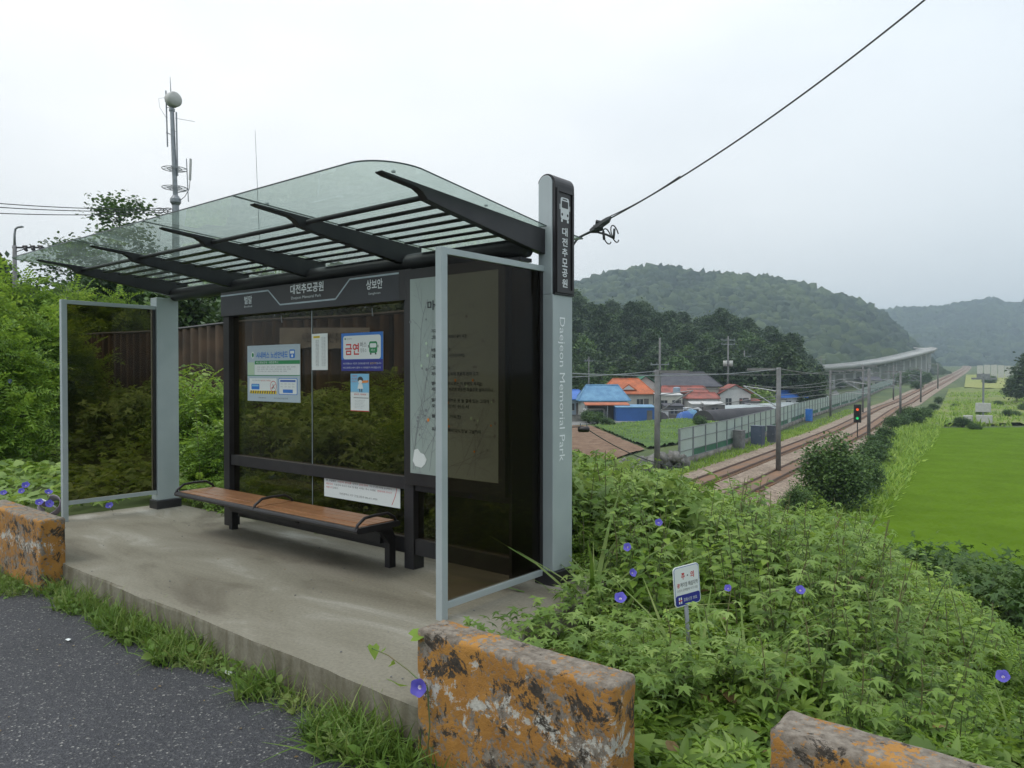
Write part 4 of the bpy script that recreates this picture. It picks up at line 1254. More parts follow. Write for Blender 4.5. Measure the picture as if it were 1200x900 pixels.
# ================================================================== POLES, MAST, WIRES ON THE LEFT
dT = 46
base = at_depth(207, 438, dT)
gb = gz(base.x, base.y)
t = empty('radio_mast', (base.x, base.y, gb-.3), 0, 'tall grey steel radio mast with a round dish and ring platforms behind the shelter roof', 'mast')
def zt(py): return EYE + (438-py)/FPX*dT - (gb-.3)
def sx(px): return (px-206)/FPX*dT
U = Vector((math.cos(YAW), math.sin(YAW), 0))     # to the right as seen
def mp_(px, py, off=0.0): return U*sx(px) + Vector((-U.y, U.x, 0))*off + Vector((0, 0, zt(py)))
mb = MB(); mb.tube([(0, 0, 0), (0, 0, zt(237))], [.24, .20], 16); mb.tube([(0, 0, zt(242)), (0, 0, zt(238)), (0, 0, zt(234)), (0, 0, zt(230))], [.18, .32, .32, .18], 16)
mb.tube([mp_(206, 234), mp_(202.5, 132)], [.15, .12], 12); mb.tube([mp_(202.5, 132), mp_(202.5, 129)], [.17, .17], 12); mb.tube([mp_(202.2, 130), mp_(200.5, 92)], [.05, .015], 8)
mb.build('shaft', M['steel'], t, smooth=False)
mb = MB()
ax = (U*0.8 + Vector((-U.y, U.x, 0))*-0.6).normalized(); cc = mp_(204.3, 118.5)
mb.tube([cc-ax*.28, cc-ax*.22, cc+ax*.18, cc+ax*.27, cc+ax*.30], [.30, .46, .46, .40, .05], 24)
M['dish'] = mat('dish cover', (0.50, 0.50, 0.48), 0.6, 0, (0.42, 0.42, 0.40), 3)
mb.build('dish', M['dish'], t, smooth=True)
for py, r_ in ((199, .72), (221, .72)):
    mb = MB()
    cc = mp_(205, py)
    for rr_ in (r_, r_*.55):
        ring = [cc+Vector((rr_*math.cos(a), rr_*math.sin(a), 0)) for a in np.linspace(0, 2*math.pi, 25)]
        mb.tube(ring, .025, 6, cap=False)
    for k in range(8):
        a = 2*math.pi*k/8; mb.tube([cc, cc+Vector((r_*math.cos(a), r_*math.sin(a), 0))], .018, 5)
    mb.build('ring_platform', M['steel'], t)
for (x0, y0, x1, y1, r_) in ((195.5, 108, 197, 173, .045), (207.5, 133, 208.5, 207, .05), (219, 187, 221, 237, .03)):
    mb = MB(); mb.tube([mp_(x0, y0), mp_(x1, y1)], r_, 8)
    mb.tube([mp_(x0, y0+(y1-y0)*.3), mp_(204, y0+(y1-y0)*.3)], .02, 5); mb.tube([mp_(x0, y0+(y1-y0)*.75), mp_(204, y0+(y1-y0)*.8)], .03, 5)
    mb.build('whip_antenna', M['steel'], t)
mb = MB(); q0, q1 = mp_(224, 187), mp_(223, 212)
mb.bar(q0, q1, .16, .10); mb.build('panel_antenna', M['dish'], t, bevel=.02)
mb = MB(); mb.tube([mp_(223, 212), mp_(222, 222), mp_(217, 231), mp_(212, 235)], .02, 5); mb.tube([mp_(206, 140), mp_(229, 144)], .012, 5)
mb.tube([mp_(195, 116), mp_(187, 117), mp_(188, 127), mp_(196, 140)], .01, 5); mb.build('cable', M['wire'], t)
mb = MB()
for k in range(4):
    cc = mp_(186+5*k, 247+(k % 2)*1.2, .1)
    mb.tube([cc + U*(.30*math.cos(a)) + Vector((0, 0, .17*math.sin(a))) for a in np.linspace(0, 2*math.pi, 15)], .022, 5, cap=False)
mb.build('cable_coil', M['wire'], t)
# thin whip
p0, p1 = at_depth(306, 330, 30), at_depth(299, 153, 30)
g0 = gz(p0.x, p0.y)
mb = MB(); mb.tube([(0, 0, 0), Vector((p0.x, p0.y, 0))*0 + Vector((0, 0, p0.z-g0)), p1-Vector((p0.x, p0.y, g0))], [.05, .022, .008], 6)
o = mb.build('whip_pole', M['steel']); o.location = (p0.x, p0.y, g0); tag(o, 'very thin whip pole rising above the middle of the shelter roof', 'pole')
# street lamp + utility pole with crossarm
dL = 34
p = at_depth(18, 438, dL); g0 = gz(p.x, p.y)
t = empty('utility_pole', (p.x, p.y, g0), 0, 'concrete utility pole with crossarm insulators and a curved street lamp, at the far left', 'utility pole')
def lp(px, py, off=0.0): return U*((px-19)/FPX*dL) + Vector((-U.y, U.x, 0))*off + Vector((0, 0, EYE+(438-py)/FPX*dL-g0))
mb = MB(); mb.tube([(0, 0, 0), lp(19.5, 288)], [.12, .085], 14); mb.build('pole', M['concpole'], t, smooth=True)
mb = MB(); mb.tube([lp(19.5, 292), lp(19.5, 276), lp(20.5, 269), lp(23, 267), lp(26, 266.5)], [.06, .05, .045, .045, .04], 8)
la = mb.build('lamp_arm', M['steel'], t, smooth=True)
mb = MB(); mb.bar(lp(24, 266.8), lp(29.5, 266), .14, .07); mb.build('lamp_head', M['steel'], t, bevel=.02)
mb = MB(); mb.bar(lp(17, 290.5), lp(54, 290.5), .07, .07); mb.tube([lp(20, 296), lp(34, 291)], .02, 5); mb.build('crossarm', M['charcoal'], t)
for px in (31, 40, 49):
    mb = MB(); mb.tube([lp(px, 290), lp(px+1, 292), lp(px+3, 294.5)], [.05, .09, .05], 8); mb.tube([lp(px-2, 289), lp(px+3, 289)], .05, 6); mb.build('insulator', M['charcoal'], t)

def wire(name, lab, pts, r, m='wire', group=None, cat='cable', n=22):
    """sagging line through real points"""
    mb = MB()
    for a, b_, sag in pts:
        a, b_ = Vector(a), Vector(b_)
        mb.tube([a.lerp(b_, k/n) - Vector((0, 0, sag*4*(k/n)*(1-k/n))) for k in range(n+1)], r, 5)
    o = mb.build(name, M[m]); return tag(o, lab, cat, group)
mast = Vector((base.x, base.y, 0))
for y0, y1, lab in ((230, 244, 'topmost of the dark cables running left from the mast'), (236, 246, 'middle one of the dark cables running left from the mast'), (246, 248, 'lowest of the dark cables running left from the mast')):
    a = at_depth(-120, y0-3, 30); b_ = at_depth(200, y1, dT-.2)
    wire('overhead_cable', lab, [(a, b_, .25)], .022, group='cables running left from the mast')

# big cable, bracket and hidden pole right of the shelter
pp = at_depth(664, 438, 6.9)
g0 = gz(pp.x, pp.y)
t = empty('steel_pole', (pp.x, pp.y, g0), 0, 'slim steel pole with a curved cable bracket just behind the right shelter pillar', 'pole')
def qp(px, py, dd=0.0): return at_depth(px, py, 6.9-dd)-Vector((pp.x, pp.y, g0))
mb = MB(); mb.tube([(0, 0, 0), qp(664, 262)], .045, 12); mb.build('pole', M['steel'], t, smooth=True)
mb = MB(); mb.tube([qp(664, 300), qp(671, 288), qp(676, 281), qp(683, 276), qp(692, 272), qp(700, 272), qp(711, 275), qp(718, 278.5)], .010, 8); mb.build('bracket', M['wire'], t, smooth=True)
cl = MB(); cl.tube([qp(692, 271), qp(700, 266), qp(712, 258), qp(716, 254)], [.02, .034, .03, .012], 8); cl.tube([qp(696, 268), qp(706, 266)], .035, 8); cl.tube([qp(698, 260), qp(710, 262)], .02, 6); cl.build('clamp', M['wire'], t)
mb = MB()
for (cx2, cy2, rx, ry) in ((711.5, 277, 4.2, 9), (720.5, 274, 4, 10)):
    mb.tube([qp(cx2+rx*math.cos(a)+(ry*.25)*math.sin(a), cy2+ry*math.sin(a)) for a in np.linspace(.8, 6.3, 16)], .006, 6)
mb.tube([qp(707, 271), qp(708, 281)], .012, 6); mb.tube([qp(720, 268), qp(719, 280)], .011, 6)
mb.build('cable_loop', M['wire'], t, smooth=True)
a = at_depth(672, 281, 6.8); b_ = at_depth(704, 265, 6.9); c_ = at_depth(716, 255.5, 6.9); far = at_depth(1120, -30, 5.2)
wire('overhead_cable', 'long thick black cable rising from the bracket to the top right corner', [(a, b_, 0), (b_, c_, 0), (c_, far, .10)], .0075)
wire('overhead_cable', 'thinner second strand twisted beside the long black cable above the bracket', [(at_depth(700, 266, 6.85), c_+Vector((0,0,.02)), 0), (c_+Vector((0,0,.02)), c_.lerp(far, .25)-Vector((0,0,.06)), .02)], .005)

# ================================================================== RAILWAY FURNITURE
def mast_pole(px, py, z, top, lab, arm=-1, w_=0.40, armlen=2.2):
    p = onz(px, py, z)
    t = empty('catenary_pole', (p.x, p.y, z-.1), 0, lab, 'catenary pole', 'overhead line poles beside the railway')
    h = top-z
    mb = MB(); mb.tube([(0, 0, 0), (0, 0, h)], [w_/2, w_/2*.86], 14); mb.build('pole', M['concpole'], t, smooth=True)
    mb = MB(); mb.bar((-.3, 0, h-.15), (armlen*arm*1.15, 0, h-.15), .2, .2); mb.build('crossarm', M['concpole'], t)
    mb = MB()
    mb.tube([(0, 0, h-1.9), (armlen*1.3*arm, .0, h-1.5)], .045, 6); mb.tube([(0, 0, h-3.2), (armlen*1.3*arm, 0, h-1.5)], .045, 6); mb.tube([(0, 0, h-3.1), (armlen*1.25*arm, 0, h-2.9)], .035, 6)
    mb.build('bracket', M['steel'], t)
    return t, p, h
rows = [(912, 555, -6.3, 2.2, -1, 'tall grey catenary pole right of the rusty rails, by the large dark bush'),
        (1018, 514, -6.3, 2.3, -1, 'catenary pole right next to the railway signal'),
        (1055, 490, -6.3, 2.2, -1, 'third catenary pole along the right side of the tracks'),
        (1079, 471, -5.6, 2.9, -1, 'fourth catenary pole along the right side of the tracks, in the haze'),
        (1099, 455, -3.0, 5.0, -1, 'farthest catenary pole on the right side of the tracks'),
        (770, 563, -6.35, 2.0, 1, 'thick catenary pole in front of the village at the end of the noise barrier'),
        (973, 489, -6.3, 2.3, 1, 'catenary pole between the noise barrier and the left track'),
        (1011, 484, -6.3, 3.4, 1, 'catenary pole just behind the railway signal, close to the noise barrier'),
        (1047, 468, -5.2, 3.9, 1, 'far catenary pole beside the last stretch of noise barrier')]
tops = []
for px, py, z, top, arm, lab in rows:
    t, p, h = mast_pole(px, py, z, top, lab, arm, w_=0.46 if px == 770 else .40); tops.append(Vector((p.x, p.y, top-.2)))
for k, (i0, i1) in enumerate(((0, 1), (1, 2), (2, 3), (3, 4), (5, 6), (6, 7), (7, 8))):
    a, b_ = tops[i0], tops[i1]
    o_ = Vector((-2.4 if i0 < 5 else 2.4, 0, 0))
    wire('catenary_wire', 'thin overhead line strung between the %s poles' % ('right hand' if i0 < 5 else 'left hand') + ' of the railway', [(a, b_, .5), (a+o_-Vector((0, 0, 1.3)), b_+o_-Vector((0, 0, 1.3)), .55), (a+o_-Vector((0, 0, 2.7)), b_+o_-Vector((0, 0, 2.7)), .05)], .036, 'concpole', 'overhead lines of the %s track' % ('nearer' if i0 < 5 else 'farther'), 'overhead line', 10)
# line feeding towards the viewer over the near poles
wire('catenary_wire', 'overhead line coming from the nearest pole towards the shelter bank', [(tops[0], tops[0]+Vector((4.5, -46, 0)), .5)], .028, 'steel', None, 'overhead line', 10)
wire('catenary_wire', 'overhead line coming from the thick pole towards the shelter bank', [(tops[5], tops[5]+Vector((4.5, -46, 0)), .5)], .028, 'steel', None, 'overhead line', 10)

# signal
p = onz(1013, 515, -6.3)
t = empty('railway_signal', (p.x-.55, p.y-1, -6.3), R(0), 'railway signal showing one red and one green light', 'signal')
mb = MB(); mb.tube([(0, .2, 0), (0, .2, 4.0)], .06, 8); mb.build('post', M['charcoal'], t)
mb = MB(); mb.box((-.42, -.02, 1.5+.55), (.42, .12, 1.5+2.75)); hd_ = mb.build('head', M['black'], t, bevel=.06)
M['lamp_red'] = flat('red lamp', (0.9, 0.10, 0.02), .4, .7); M['lamp_green'] = flat('green lamp', (0.02, 0.7, 0.18), .4, .5)
for z_, m_ in ((3.62, 'lamp_red'), (3.05, None), (2.58, 'lamp_green')):
    mb = MB(); mb.tube([(0, -.025, z_), (0, -.05, z_)], .15, 16); mb.build('lamp', M[m_] if m_ else M['charcoal'], hd_)
    mb = MB(); mb.add([(.25*math.cos(a), y_, z_+.25*math.sin(a)) for y_ in (-.02, -.3) for a in np.linspace(.1, math.pi-.1, 10)], [(k, k+1, k+11, k+10) for k in range(9)]); mb.build('hood', M['black'], hd_)
t.rotation_euler = (0, 0, R(12))
# lineside cabinets
for px, py, w2, h2, mk, lab in ((866, 526, 1.0, 1.9, 'concpole', 'pale grey lineside cabinet at the foot of the noise barrier'), (888, 522, 1.3, 2.1, 'navy', 'larger dark blue lineside cabinet beside the pale one'), (905, 519, .9, 1.9, 'navy2', 'narrow dark cabinet, last of the row below the noise barrier'), (948, 494, .9, 2.0, 'blue', 'small blue cabinet farther along the noise barrier')):
    if mk == 'navy': M['navy'] = mat('dark blue cabinet', (0.05, 0.07, 0.11), .5, 0, (.07, .09, .13), 2)
    if mk == 'navy2': M['navy2'] = mat('charcoal cabinet', (0.045, 0.05, 0.065), .5, 0, (.07, .08, .1), 2)
    p = onz(px, py, -6.3)
    t = empty('lineside_cabinet', (p.x, p.y, -6.3), R(-6), lab, 'cabinet')
    mb = MB(); mb.box((-w2/2, -.4, .12), (w2/2, .4, h2)); mb.box((-w2/2-.05, -.45, h2+.003), (w2/2+.05, .45, h2+.08)); bo = mb.build('body', M[mk], t, bevel=.02)
    mb = MB(); mb.box((-w2/2-.06, -.46, -.1), (w2/2+.06, .46, .117)); mb.build('plinth', M['concpole'], t)
    mb = MB(); mb.box((-w2/2+.06, -.425, .2), (w2/2-.06, -.403, h2-.12)); dd = mb.build('door', M[mk], t)
    mb = MB(); mb.box((w2/2-.18, -.45, h2*.5), (w2/2-.14, -.427, h2*.5+.18)); mb.build('handle', M['steel'], dd)
# white instrument cluster on the right
for px, py, lab in ((1152, 498, 'white instrument boxes on a mast beside the rice paddy'),):
    p = onz(px, py, -6.3)
    t = empty('instrument_mast', (p.x, p.y, -6.3), 0, lab, 'instrument mast')
    mb = MB(); mb.tube([(0, 0, 0), (0, 0, 8.0)], .14, 10); mb.build('pole', M['steel'], t)
    mb = MB(); mb.box((-1.0, -.4, 2.0), (1.0, .4, 3.4)); mb.build('box', M['dish'], t, bevel=.05)
    mb = MB(); mb.box((-.9, -.5, .3), (1.2, .5, 1.5)); mb.build('box', M['dish'], t, bevel=.05)
    mb = MB(); mb.box((-2.6, -.5, .2), (-1.4, .4, 1.4)); mb.build('box', M['dish'], t, bevel=.05)
    mb = MB(); mb.box((-1.6, -.06, 7.0), (1.8, .06, 7.3)); mb.box((-.9, -.1, 7.31), (.9, .1, 7.9)); mb.build('crossarm', M['steel'], t)
# relay box near the rails
for px, py, lab in ((790, 497, None),):
    pass

# noise barrier ------------------------------------------------------
M['barrier'] = mat('frosted green screen', (0.40, 0.49, 0.44), .4, 0, (0.46, 0.54, 0.50), .4)
M['barrier_g'] = mat('dark green band', (0.03, 0.13, 0.07), .6, 0, (.04, .16, .09), 1)
bpx = [(796, 545), (850, 528.5), (900, 509), (950, 489), (990, 475.5), (1030, 463.5), (1060, 456)]
BP = [onz(x, y, -6.3) for x, y in bpx]
BP = [Vector((p.x, p.y)) for p in BP]
BP[-1] = BP[-2] + (BP[-1]-BP[-2])*.6
t = empty('noise_barrier', (BP[0].x, BP[0].y, -6.3), 0, 'long frosted green noise barrier wall between the village and the railway', 'noise barrier')
def along(P, step):
    out = []; acc = 0
    for a, b_ in zip(P, P[1:]):
        L_ = (b_-a).length; s = acc
        while s < L_: out.append(a.lerp(b_, s/L_)); s += step
        acc = s-L_
    return out
S = along(BP, 3.6)[:100]
o0 = Vector((BP[0].x, BP[0].y))
for i, (a, b_) in enumerate(zip(S, S[1:])):
    za, zb = [float(valley_z(q.x, q.y))+6.3 for q in (a, b_)]
    A_, B_ = a-o0, b_-o0
    mb = MB(); mb.bar((A_.x, A_.y, za-.2), (A_.x, A_.y, za+3.25), .16, .16, up=(0, 1, 0)); mb.build('post', M['steel'], t)
    if i == 0: V = []; Fq = []; mi = []; Vc = []; Fc = []
    def quad(z0, z1, m):
        k = len(V); V.extend([(A_.x, A_.y, za+z0), (B_.x, B_.y, zb+z0), (B_.x, B_.y, zb+z1), (A_.x, A_.y, za+z1)]); Fq.append((k, k+1, k+2, k+3)); mi.append(m)
    quad(.62, 1.2, 1 if (i*7 % 5) else 0); quad(1.25, 2.2, 0); quad(2.24, 3.2, 0)
    mb = MB()
    for z_ in (.60, 1.22, 2.22, 3.22): mb.bar((A_.x, A_.y, za+z_), (B_.x, B_.y, zb+z_), .09, .06)
    if i < 60: mb.build('rail', M['steel'], t)
    mb = MB(); mb.bar((A_.x, A_.y, za+.2), (B_.x, B_.y, zb+.2), .3, .72)
    Vc += mb.v; Fc += [tuple(x+len(Fc)//6*8 for x in f) for f in mb.f]
from_arrays('screen', V, Fq, [M['barrier'], M['barrier_g']], t, mi)
M['oldconc'] = mat('stained concrete', (0.16, 0.14, 0.12), .9, 0, (.26, .24, .21), .8, detail=8)
from_arrays('footing', Vc, Fc, [M['oldconc']], t)

# viaduct -------------------------------------------------------------
vp = [(905, 434.5, 235), (952, 431.5, 262), (975, 430, 290), (1000, 427.5, 325), (1020, 425, 360), (1040, 421.5, 395), (1058, 417.5, 430), (1072, 414, 460), (1084, 411, 490), (1088, 409, 525), (1080, 407.5, 560)]
VP = [at_depth(*q) for q in vp]
t = empty('viaduct', (VP[0].x, VP[0].y, -6.4), 0, 'long pale concrete road viaduct curving away below the hills', 'viaduct')
o0 = Vector(t.location)
VPs = []
for i in range(len(VP)-1):
    for k in range(6): VPs.append(VP[i].lerp(VP[i+1], k/6))
VPs.append(VP[-1])
V = []; prof = [(-5.5, -.5), (-5.5, .7), (-5.2, .7), (-5.2, 0), (5.2, 0), (5.2, .7), (5.5, .7), (5.5, -.5), (3, -1.5), (-3, -1.5)]
for i, p in enumerate(VPs):
    d = (VPs[min(i+1, len(VPs)-1)]-VPs[max(i-1, 0)]); d.z = 0; d.normalize(); n_ = Vector((-d.y, d.x, 0))
    for o_, h in prof: V.append(tuple(p+n_*o_+Vector((0, 0, h))-o0))
k = len(prof); F = []
for i in range(len(VPs)-1):
    for j in range(k): F.append((i*k+j, i*k+(j+1) % k, (i+1)*k+(j+1) % k, (i+1)*k+j))
M['viaduct'] = mat('viaduct concrete', (0.36, 0.36, 0.34), .9, 0, (.28, .28, .27), .05)
from_arrays('deck', V, F, [M['viaduct']], t)
for i in range(2, len(VPs)-1, 3):
    p = VPs[i]; g = gz(p.x, p.y)
    mb = MB(); mb.box((p.x-o0.x-1.8, p.y-o0.y-1.8, g-1+6.4), (p.x-o0.x+1.8, p.y-o0.y+1.8, p.z-o0.z-2.2)); mb.box((p.x-o0.x-4, p.y-o0.y-1.4, p.z-o0.z-2.19), (p.x-o0.x+4, p.y-o0.y+1.4, p.z-o0.z-1.51)); mb.build('pier', M['viaduct'], t)
# far pale wall at the end of the line
t = empty('retaining_wall', tuple(at_depth(1145, 438, 430)), R(12), 'pale ribbed wall far off at the right of the railway', 'wall')
t.location.z = -1.8
mb = MB()
for k in range(9): mb.box((k*3.4, 0, -2), (k*3.4+3.0, .6, 8.2+.4*math.sin(k)))
mb.build('panel', M['dish'], t)

# ================================================================== VILLAGE
M['roof_orange'] = mat('orange roof', (0.52, 0.14, 0.05), .7, 0, (.33, .10, .045), .8)
M['roof_blue'] = mat('blue roof', (0.15, 0.32, 0.48), .6, 0, (.09, .22, .38), .8)
M['wall_blue'] = mat('blue sheet wall', (0.035, 0.12, 0.38), .5, 0, (.03, .10, .32), .8)
M['roof_blue2'] = mat('vivid blue roof', (0.05, 0.17, 0.55), .5, 0, (.04, .14, .46), .8)
M['wall_blue2'] = mat('pale blue wall', (0.30, 0.38, 0.45), .8, 0, (.25, .32, .40), .6)
M['roof_green'] = mat('green roof', (0.03, 0.17, 0.10), .6, 0, (.04, .14, .09), .8)
M['roof_tile'] = mat('dark grey tiles', (0.055, 0.055, 0.068), .7, 0, (.085, .083, .095), .8)
M['roof_red'] = mat('faded red roof', (0.36, 0.11, 0.085), .8, 0, (.20, .08, .065), .8)
M['wall_cream'] = mat('cream wall', (0.50, 0.49, 0.42), .8, 0, (.42, .41, .36), .6)
M['wall_white'] = mat('white wall', (0.55, 0.55, 0.53), .8, 0, (.45, .45, .44), .6)
M['wall_dark'] = mat('dark wall', (0.10, 0.095, 0.09), .8, 0, (.15, .14, .13), .6)
M['stone'] = mat('grey stone', (0.10, 0.10, 0.09), .95, 0, (.24, .23, .21), 1.6, detail=8)
M['net'] = mat('black shade net', (0.035, 0.033, 0.038), .8, 0, (.06, .055, .06), .6)
M['film'] = mat('greenhouse film', (0.50, 0.54, 0.54), .4, 0, (.40, .45, .45), .3)
M['window'] = mat('window glass', (0.03, 0.035, 0.04), .2, 0, (.05, .055, .06), 1)
def house(px, py, w_, d_, hw, hr, roof, wall, lab, rz=0.0, hip=0.0, over=.5, name='house', cat='house', gable_front=False, nwin=2, open_front=False, z=-6.4):
    p = py if px is None else onz(px, py, z)
    t = empty(name, (p.x, p.y, z), YAW+rz, lab, cat)
    hx_, hd2 = w_/2, d_
    if open_front:
        mb = MB()
        for x in (-hx_+.1, 0, hx_-.1):
            for y in (.1, hd2-.1): mb.box((x-.08, y-.08, -.3), (x+.08, y+.08, hw))
        mb.build('post', M['steel'], t)
        mb = MB(); mb.box((-hx_+.3, hd2-.08, 0), (hx_-.3, hd2, hw-.1)); mb.build('wall', M[wall], t)
    else:
        mb = MB(); mb.box((-hx_, 0, -.4), (hx_, hd2, hw)); wl = mb.build('wall', M[wall], t)
        for k in range(nwin):
            x = -hx_ + w_*(k+.6)/(nwin+.2)
            mb = MB(); mb.box((x-.6, -.05, hw*.38), (x+.6, -.01, hw*.78)); f_ = mb.build('window', M['window'], t)
            mb = MB(); mb.box((x-.66, -.08, hw*.36), (x+.66, -.052, hw*.38)); mb.box((x-.03, -.08, hw*.385), (x+.03, -.052, hw*.78)); mb.build('frame', M['wall_white'], f_)
        x = hx_*.72
        mb = MB(); mb.box((x-.45, -.05, 0), (x+.45, -.012, hw*.8)); mb.build('door', M['wall_dark'], t)
    e = over; mb = MB()
    if gable_front:
        pts = [(-hx_-e, hw), (0, hw+hr), (hx_+e, hw), (hx_+e, hw+.15), (0, hw+hr+.18), (-hx_-e, hw+.15)]
        mb.prism(pts, -e, hd2+e, 1)
        mb.prism([(-hx_, hw), (hx_, hw), (0, hw+hr-.1)], .0, .1, 1, 1)
    elif hr < .6:
        mb.add([(-hx_-e, -e, hw), (hx_+e, -e, hw), (hx_+e, hd2+e, hw+hr), (-hx_-e, hd2+e, hw+hr), (-hx_-e, -e, hw+.12), (hx_+e, -e, hw+.12), (hx_+e, hd2+e, hw+hr+.12), (-hx_-e, hd2+e, hw+hr+.12)],
               [(0,3,2,1),(4,5,6,7),(0,1,5,4),(1,2,6,5),(2,3,7,6),(3,0,4,7)])
    else:
        y0, y1, ym = -e, hd2+e, hd2/2; r0 = hx_+e-hip
        b = [(-hx_-e, y0, hw), (hx_+e, y0, hw), (hx_+e, y1, hw), (-hx_-e, y1, hw), (-r0, ym, hw+hr), (r0, ym, hw+hr)]
        b2 = [(x, y, z_+.14) for x, y, z_ in b]
        mb.add(b2+b, [(0,1,5,4), (1,2,5), (2,3,4,5), (3,0,4), (6,7,1,0), (7,8,2,1), (8,9,3,2), (9,6,0,3), (9,8,7,6)])
        mb.tube([(-r0, ym, hw+hr+.16), (r0, ym, hw+hr+.16)], .14, 6)
        for sx_ in (-1, 1):
            for sy_ in (y0, y1): mb.tube([(sx_*r0, ym, hw+hr+.16), (sx_*(hx_+e), sy_, hw+.16)], .09, 6)
    rf = mb.build('roof', [M[roof], M['wall_white']], t)
    return t, rf
def H(px, dep, w_, d_, hw, hr, roof, wall, lab, **k):
    p = at_depth(px, 438, dep)
    k.setdefault('z', -6.4)
    return house(None, p, w_, d_, hw, hr, roof, wall, lab, **k)
H(655, 138, 10, 7, 3.2, 1.6, 'roof_blue2', 'wall_blue2', 'vivid blue roof corner just right of the shelter pillar', hip=1.5)
H(807, 152, 12.2, 9, 5.3, 2.9, 'roof_tile', 'wall_cream', 'large house with a dark grey tiled roof behind the red roofs', hip=2.6, over=.7)
H(757, 152, 6.5, 9, 5.0, 2.5, 'roof_green', 'wall_cream', 'house with a green gabled roof behind the orange one', gable_front=True)
t, rf = H(737, 141, 9.2, 8, 4.1, 2.8, 'roof_orange', 'wall_cream', 'house with a bright orange hipped roof and a small gable', hip=2.6, over=.5)
mb = MB(); mb.prism([(-1.6, 4.9), (1.6, 4.9), (0, 6.1)], .2, 4.0, 1, 0); mb.prism([(-1.1, 5.0), (1.1, 5.0), (0, 5.8)], .12, .199, 1, 1); mb.build('gable', [M['roof_orange'], M['wall_white']], rf)
H(708, 133, 8.4, 6, 3.1, 2.7, 'roof_blue', 'wall_white', 'house with a pale blue roof left of the orange roofed house', hip=1.8, over=.5)
H(712, 127, 7.2, 3.0, 2.6, .3, 'roof_orange', 'wall_dark', 'open shed with an orange awning in front of the pale blue roof', name='shed', cat='shed', open_front=True, over=.2)
H(745, 125, 6.5, 3.5, 2.3, .3, 'roof_blue', 'wall_blue', 'bright blue metal shed with a light blue lid roof beside the lane', name='shed', cat='shed', over=.1, nwin=0)
H(803, 146, 8.8, 4, 4.2, 1.2, 'roof_red', 'wall_dark', 'low house with a faded red roof in front of the dark tiled one', hip=.6, over=.3)
H(825, 141, 5.5, 4, 3.2, 1.0, 'roof_red', 'wall_white', 'lower annex with a dusty red roof right of the faded red house', hip=.4, over=.3)
H(785, 137, 4.6, 3, 4.0, .3, 'wall_white', 'wall_cream', 'cream flat roofed outbuilding in front of the red roofs', name='outbuilding', cat='outbuilding', over=.15)
H(862, 151, 6.2, 5, 3.9, 1.8, 'roof_red', 'wall_white', 'white house with a thin red roof edge near the transformer pole', gable_front=True, over=.4)
H(890, 156, 5, 5, 3.2, 1.2, 'roof_tile', 'wall_white', 'small grey roofed house left of the nearest catenary pole', hip=.8)
H(838, 134, 3.6, 3, 2.4, .4, 'wall_white', 'wall_dark', 'small dark shack with a pale lid beside the black greenhouse', name='shack', cat='shack', over=.1, nwin=1)
H(930, 160, 5, 4, 2.8, 1.4, 'roof_blue2', 'wall_white', 'small blue roofed hut behind the white greenhouses', hip=.6, name='hut', cat='hut')
H(1022, 300, 8, 6, 3, 1.4, 'roof_tile', 'wall_cream', 'lone grey hut beyond the noise barrier under the viaduct', hip=.5, z=-4.2, name='hut', cat='hut')
# yard clutter
def clutter(px, dep, w_, d_, h, m, lab, name, cat, kind):
    p = at_depth(px, 438, dep); t = empty(name, (p.x, p.y, -6.4), YAW+random.uniform(-.3, .3), lab, cat)
    if kind == 'wall':
        mb = MB(); mb.box((-w_/2, 0, -.2), (w_/2, .2, h)); mb.build('wall', M[m], t)
        mb = MB(); mb.box((-w_/2-.05, -.05, h+.003), (w_/2+.05, .25, h+.1)); mb.build('coping', M['wall_dark'], t)
    elif kind == 'tarp':
        n = 7; V = []; F = []
        for i in range(n+1):
            for j in range(n+1):
                u, v = i/n*2-1, j/n*2-1; V.append((u*w_/2, v*d_/2, max(0, h*(1-max(abs(u), abs(v))**3))*(1+.25*mnoise.noise(Vector((u*2, v*2, px))))))
        for i in range(n):
            for j in range(n): k = i*(n+1)+j; F.append((k, k+n+1, k+n+2, k+1))
        from_arrays('cover', V, F, [M[m]], t)
    elif kind == 'tank':
        mb = MB(); mb.tube([(0, 0, .8), (0, 0, .8+h), (0, 0, .95+h)], [w_/2, w_/2, w_/4], 16); mb.build('tank', M[m], t, smooth=False)
        mb = MB(); mb.box((-w_/2, -w_/2, 0), (w_/2, w_/2, .79)); mb.build('stand', M['wall_dark'], t)
